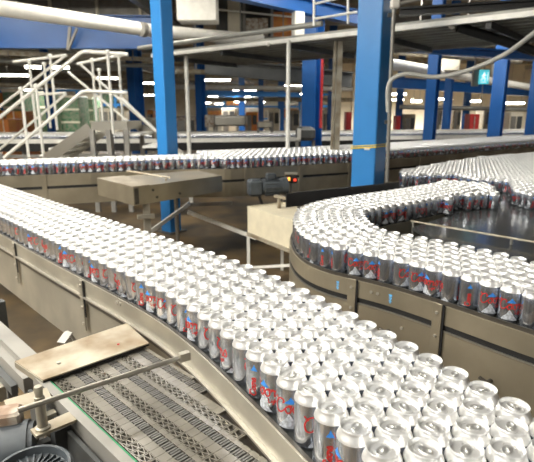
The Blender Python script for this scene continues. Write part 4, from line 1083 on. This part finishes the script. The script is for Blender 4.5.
# ------------------------------------------------------------------ far conveyor and clutter
FC = thing('can_conveyor', 'far low conveyor of cans crossing behind the stairs and posts', 'conveyor', (0, 10, 0))
fb = ZD - CH
m_ = MB(); m_.wall(pathD, -0.46, 0.04, fb - .012, fb - .001); m_.build('belt', M['dgrey'], FC)
m_ = MB(); m_.wall(pathD, 0.041, 0.05, fb - .03, fb + .05); m_.build('guide_rail', M['hand'], FC)
m_ = MB(); m_.wall(pathD, 0.0, 0.039, fb - .18, fb - .013); m_.build('side_panel', M['black'], FC)
L = arclen(pathD); s_ = 0.3
while s_ < L[-1]:
    p = point_on(pathD, L, s_); m_ = MB(); m_.box((p.x, p.y + .06, (fb - .013) / 2), (0.05, 0.05, fb - .014)); m_.build('leg', M['grey'], FC); s_ += 1.3
m_ = MB(); m_.wall(offset(pathD, 0.12), 0, 0.01, 0.52, 0.58); m_.build('cross_bar', M['grey'], FC)
pathE = offset(pathD, -1.9)
FE = thing('return_conveyor', 'pale empty conveyor strip behind the far can line', 'conveyor', (0, 12, 0))
m_ = MB(); m_.wall(pathE, -0.45, 0.05, fb + .02, fb + .09); m_.build('bed', M['white_pipe'], FE)
s_ = .5; L = arclen(pathE)
while s_ < L[-1]:
    p = point_on(pathE, L, s_); m_ = MB(); m_.box((p.x, p.y + .2, (fb + .019) / 2), (0.06, 0.06, fb + .018)); m_.build('leg', M['grey'], FE); s_ += 1.6

def block(name, px0, px1, py0, py1, D, depth, mt, label, cat, bev=0.01, sub=None, zground=False):
    a_ = at(px0, py1, D); b_ = at(px1, py0, D); z0 = a_.z if not zground else 0.0
    T = thing(name, label, cat, ((a_.x + b_.x) / 2, D + depth / 2, z0))
    m_ = MB(); m_.box(((a_.x + b_.x) / 2, D + depth / 2, (z0 + b_.z) / 2), (b_.x - a_.x, depth, b_.z - z0), bev=bev); m_.build('casing', M[mt], T)
    for (fx0, fx1, fy0, fy1, smt, nm) in (sub or []):
        x0 = a_.x + (b_.x - a_.x) * fx0; x1 = a_.x + (b_.x - a_.x) * fx1; zz0 = z0 + (b_.z - z0) * fy0; zz1 = z0 + (b_.z - z0) * fy1
        m_ = MB(); m_.box(((x0 + x1) / 2, D - .012, (zz0 + zz1) / 2), (x1 - x0, 0.02, zz1 - zz0)); m_.build(nm, M[smt], T)
    return T
def legs(T, px0, px1, py, D, depth):
    for x in (px0 + 1, px1 - 1):
        q_ = at(x, py, D); m_ = MB(); m_.box((q_.x, D + depth / 2, q_.z / 2), (0.05, 0.05, q_.z - .001)); m_.build('leg', M['grey'], T)
T = block('drive_cover', 297, 316, 127, 141, 8.0, 0.5, 'dgrey', 'dark rounded drive cover behind the middle conveyor', 'machine cover', 0.05, [(0.0, 0.2, 0.1, 0.9, 'hand', 'end_plate')]); legs(T, 297, 316, 141, 8.0, .5)
T = block('control_box', 257, 273, 121.5, 128, 10.4, 0.3, 'grey', 'small grey control box left of the thin deck post', 'control box', .02, [(.1, .9, .15, .85, 'steel', 'door')]); legs(T, 257, 273, 128, 10.4, .3)
T = block('console', 214, 246, 115.5, 126, 12.6, 0.8, 'rod', 'long pale grey console behind the far conveyor', 'console', .03, [(.05, .95, .8, .95, 'white_pipe', 'top_strip')]); legs(T, 214, 246, 126, 12.6, .8)
T = block('pink_carton', 205, 214, 115, 127, 12.9, 0.6, 'rust', 'pinkish stack carton left of the pale console', 'carton'); legs(T, 205, 214, 127, 12.9, .6)
for x0, x1, y0, y1, D, mt, lab in ((0, 8, 119, 135, 12.0, 'orange', 'orange carton at the photo\'s left edge'), (8, 22, 111, 135, 13.1, 'orange', 'tall orange carton stack left of the stairs'),
                                   (140, 152, 118, 134, 13.5, 'cream', 'pale carton right of the stair landing')):
    block('carton_stack', x0, x1, y0, y1, D, 0.8, mt, lab, 'carton', .02, [(.0, 1, .48, .52, 'cream', 'tape_band'), (.46, .52, 0, 1, 'cream', 'tape_strip')], True)
for i, (x0, x1, y0, y1, D) in enumerate(((4, 22, 90, 112, 15.4), (24, 46, 92, 118, 18.2), (56, 78, 96, 122, 19.8), (80, 92, 98, 122, 21.4))):
    block('crate_stack', x0, x1, y0, y1, D, 1.1, 'greenbox', ['green and white crate stack above the orange cartons', 'green crate stack seen through the lower stair rails', 'green crate stack behind the middle of the stairs', 'green crate stack left of the stair platform'][i], 'crate stack', .03,
          [(0, 1, k / 4 + .22, k / 4 + .26, 'cream', 'crate_gap') for k in range(4)], True)
block('red_cabinet', 469, 480, 114, 128, 15, 0.4, 'red_paint', 'red cabinet against the cream wall at right', 'cabinet', .01, [(.46, .54, .05, .95, 'rust', 'door_seam'), (.1, .9, .6, .66, 'cream', 'label_strip')], True)
block('red_cabinet', 396, 401, 116, 124, 16, 0.4, 'red_paint', 'small red box close right of the corded column', 'cabinet', .01, None, True)
block('machine_cabinet', 346, 352, 112, 127, 14, 0.4, 'red_paint', 'narrow red cabinet left of the corded column', 'cabinet', .01, None, True)
for i, (x0, x1, y0, D, mt) in enumerate(((100, 118, 108, 20, 'cream'), (148, 153, 110, 18, 'orange'), (176, 196, 116, 15, 'rust'), (222, 236, 108, 24, 'cream'), (246, 258, 112, 22, 'orange'), (268, 280, 109, 21, 'cream'), (286, 300, 110, 19, 'plate'), (322, 330, 110, 20, 'cream'), (404, 416, 114, 17, 'plate'), (436, 443, 106, 17, 'cream'), (452, 462, 108, 18, 'plate'), (482, 490, 108, 19, 'plate'), (508, 524, 112, 16, 'cream'))):
    where = ['behind the stair landing', 'left of the left bright column', 'right of the left bright column', 'behind the pale console', 'right of the pale console', 'behind the small control box', 'right of the thin deck post', 'left of the brown deck post', 'right of the corded column', 'left of the slim blue column', 'right of the slim blue column', 'left of the cyan sign column', 'near the right photo edge'][i]
    block('machine_cabinet', x0, x1, y0, 134, D, 0.8, mt, 'distant pale machine cabinet ' + where, 'machine', .03, [(.1, .45, .3, .9, 'grey', 'door'), (.55, .9, .6, .9, 'dgrey', 'window_panel')], True)
# service runs below the ceiling
for (xa, ya, Da, xb, yb, Db, r_, mt, lab) in ((-20, 60, 10.5, 158, 66, 11.5, .05, 'deck', 'grey service pipe behind the stair rail tops'),
        (-20, 84, 13, 150, 89, 15, .06, 'plate', 'tan service pipe low behind the stairs'), (176, 71, 10, 300, 76, 11, .05, 'plate', 'tan service pipe just under the walkway, left half'),
        (176, 87, 15, 352, 89, 16, .07, 'white_pipe', 'pale service pipe behind the central far lights'), (200, 99, 20, 352, 100, 21, .08, 'plate', 'tan service pipe above the far rack'),
        (396, 52, 9, 520, 62, 11, .05, 'plate', 'tan service pipe above the right-hand white pipe'),
        (400, 107, 16.2, 560, 110, 16.4, .07, 'deck', 'grey handrail-height pipe along the cream wall')):
    m_ = MB(); m_.tube([at(xa, ya, Da), at(xb, yb, Db)], r_, 10); SP = tag(m_.build('service_pipe', M[mt], None, 40, origin=(at(xa, ya, Da) + at(xb, yb, Db)) / 2), lab, 'pipe')
    for t_ in (0.15, 0.5, 0.85):
        q_ = at(xa, ya, Da).lerp(at(xb, yb, Db), t_); m_ = MB(); m_.tube([q_, Vector((q_.x, q_.y, CEILZ - .001))], 0.012, 6); m_.build('hanger_rod', M['grey'], SP)
# far blue racks
def rack(px0, px1, D, ztop, nb_, lab, fills):
    a_ = at(px0, 112, D); b_ = at(px1, 112, D); T = thing('storage_rack', lab, 'rack', ((a_.x + b_.x) / 2, D, 0))
    for k in range(nb_ + 1):
        x = a_.x + (b_.x - a_.x) * k / nb_
        for dy in (0, 0.9):
            m_ = MB(); m_.box((x, D + dy, ztop / 2), (0.12, 0.12, ztop)); m_.build('upright', M['blue_lit'], T)
    for z in (0.9, 1.7, 2.4):
        if z < ztop:
            m_ = MB(); m_.box(((a_.x + b_.x) / 2, D, z), (b_.x - a_.x, 0.08, 0.12)); m_.build('shelf_beam', M['blue_lit'], T)
    for k in range(nb_):
        for z in (0.0, 0.97, 1.77):
            w = (b_.x - a_.x) / nb_; x = a_.x + w * (k + .5); mt = fills[(k + int(z * 3)) % len(fills)]
            m_ = MB(); hh = 0.45 + 0.2 * ((k * 7 + int(z * 10)) % 3) / 2; m_.box((x, D + .45, z + hh / 2 + .01), (w * .72, 0.7, hh), bev=.02)
            pb_ = m_.build('pallet_load', M[mt], None, origin=Vector((x, D + .45, z + .01)))
            tag(pb_, 'wrapped pallet load, %s bay, %s tier of the %s far blue rack' % (ORD[k + 1], {0.0: 'floor', 0.97: 'middle', 1.77: 'top'}[z], lab.split(' ', 1)[0]), 'pallet load', 'pallet loads on the far racks')
    return T
rack(205, 300, 34.5, 2.5, 5, 'central far blue storage rack behind the console', ['cream', 'rod', 'orange', 'plate'])
rack(60, 135, 25, 2.5, 4, 'left far blue storage rack behind the stairs', ['cream', 'greenbox', 'plate'])
rack(-6, 60, 27, 2.5, 3, 'leftmost far blue storage rack beyond the orange cartons', ['greenbox', 'cream', 'orange'])
rack(320, 362, 31.5, 2.5, 2, 'right far blue storage rack left of the corded column', ['cream', 'rust', 'plate'])
# upper-level room behind the white pipe
MZ = thing('mezzanine_wall', 'dark grey panelled mezzanine front above the white pipe', 'partition', tuple(at(60, 20, 11.2)))
x0, x1 = at(-40, 0, 11.2).x, at(172, 0, 11.2).x; zb = at(60, 34, 11.2).z
m_ = MB(); m_.box(((x0 + x1) / 2, 11.2, (zb + CEILZ) / 2), (x1 - x0, 0.1, CEILZ - zb - .004)); m_.build('panel', M['grey'], MZ)
for px in (50, 97, 140):
    q_ = at(px, 10, 11.1); m_ = MB(); m_.box((q_.x, 11.12, (zb + CEILZ) / 2), (0.06, 0.06, CEILZ - zb - .006)); m_.build('mullion', M['cream'], MZ)
q0 = at(56, 10, 11.1).x; q1 = at(92, 10, 11.1).x; m_ = MB(); m_.box(((q0 + q1) / 2, 11.13, 3.95), (q1 - q0, 0.03, .5)); m_.build('notice_board', M['orange'], MZ)
MS = thing('mezzanine_store', 'upper store shelf with pale and red goods behind the walkway', 'shelving', tuple(at(250, 34, 11.5)))
x0, x1 = at(212, 0, 11.5).x, at(302, 0, 11.5).x; zb = at(250, 37, 11.5).z
m_ = MB(); m_.box(((x0 + x1) / 2, 11.9, zb - .03), (x1 - x0, 0.9, 0.06)); m_.build('shelf', M['grey'], MS)
m_ = MB(); m_.box(((x0 + x1) / 2, 12.3, (zb + CEILZ) / 2), (x1 - x0, 0.05, CEILZ - zb - .01)); m_.build('back_panel', M['dgrey'], MS)
m_ = MB(); m_.tube([at(213, 9, 11.4), at(302, 18, 11.4)], .02, 8); m_.build('guard_rail', M['hand'], MS)
for px in (244, 272): 
    q_ = at(px, 20, 11.45); m_ = MB(); m_.box((q_.x, 11.45, (zb + CEILZ) / 2), (0.06, 0.06, CEILZ - zb - .01)); m_.build('post', M['grey'], MS)
for i, (xa, xb, yt, mt, lab) in enumerate(((228, 240, -2, 'cream', 'tall cream panel goods on the upper shelf'), (246, 268, 18, 'rust', 'red and white mottled load on the upper shelf'), (272, 292, 12, 'orange', 'orange load at the right end of the upper shelf'))):
    a_ = at(xa, 35, 11.6).x; b_ = at(xb, 35, 11.6).x; zt = min(at(xa, yt, 11.6).z, CEILZ - .05); m_ = MB(); m_.box(((a_ + b_) / 2, 11.9, (zb + zt) / 2 + .002), (b_ - a_, 0.6, zt - zb), bev=.01)
    tag(m_.build('stored_goods', M[mt], None, origin=Vector(((a_ + b_) / 2, 11.9, zb))), lab, 'stored goods')
m_ = MB(); q_ = at(298, 26, 8.55); m_.box((q_.x, 8.55, q_.z), (0.17, 0.17, 0.42), .3, bev=.01); tag(m_.build('junction_box', M['hand'], None, origin=q_ - Vector((0, 0, .21))), 'pale grey upright box beside the wide blue column top', 'box')
for o_ in bpy.data.objects:
    if '_o' in o_: del o_['_o']
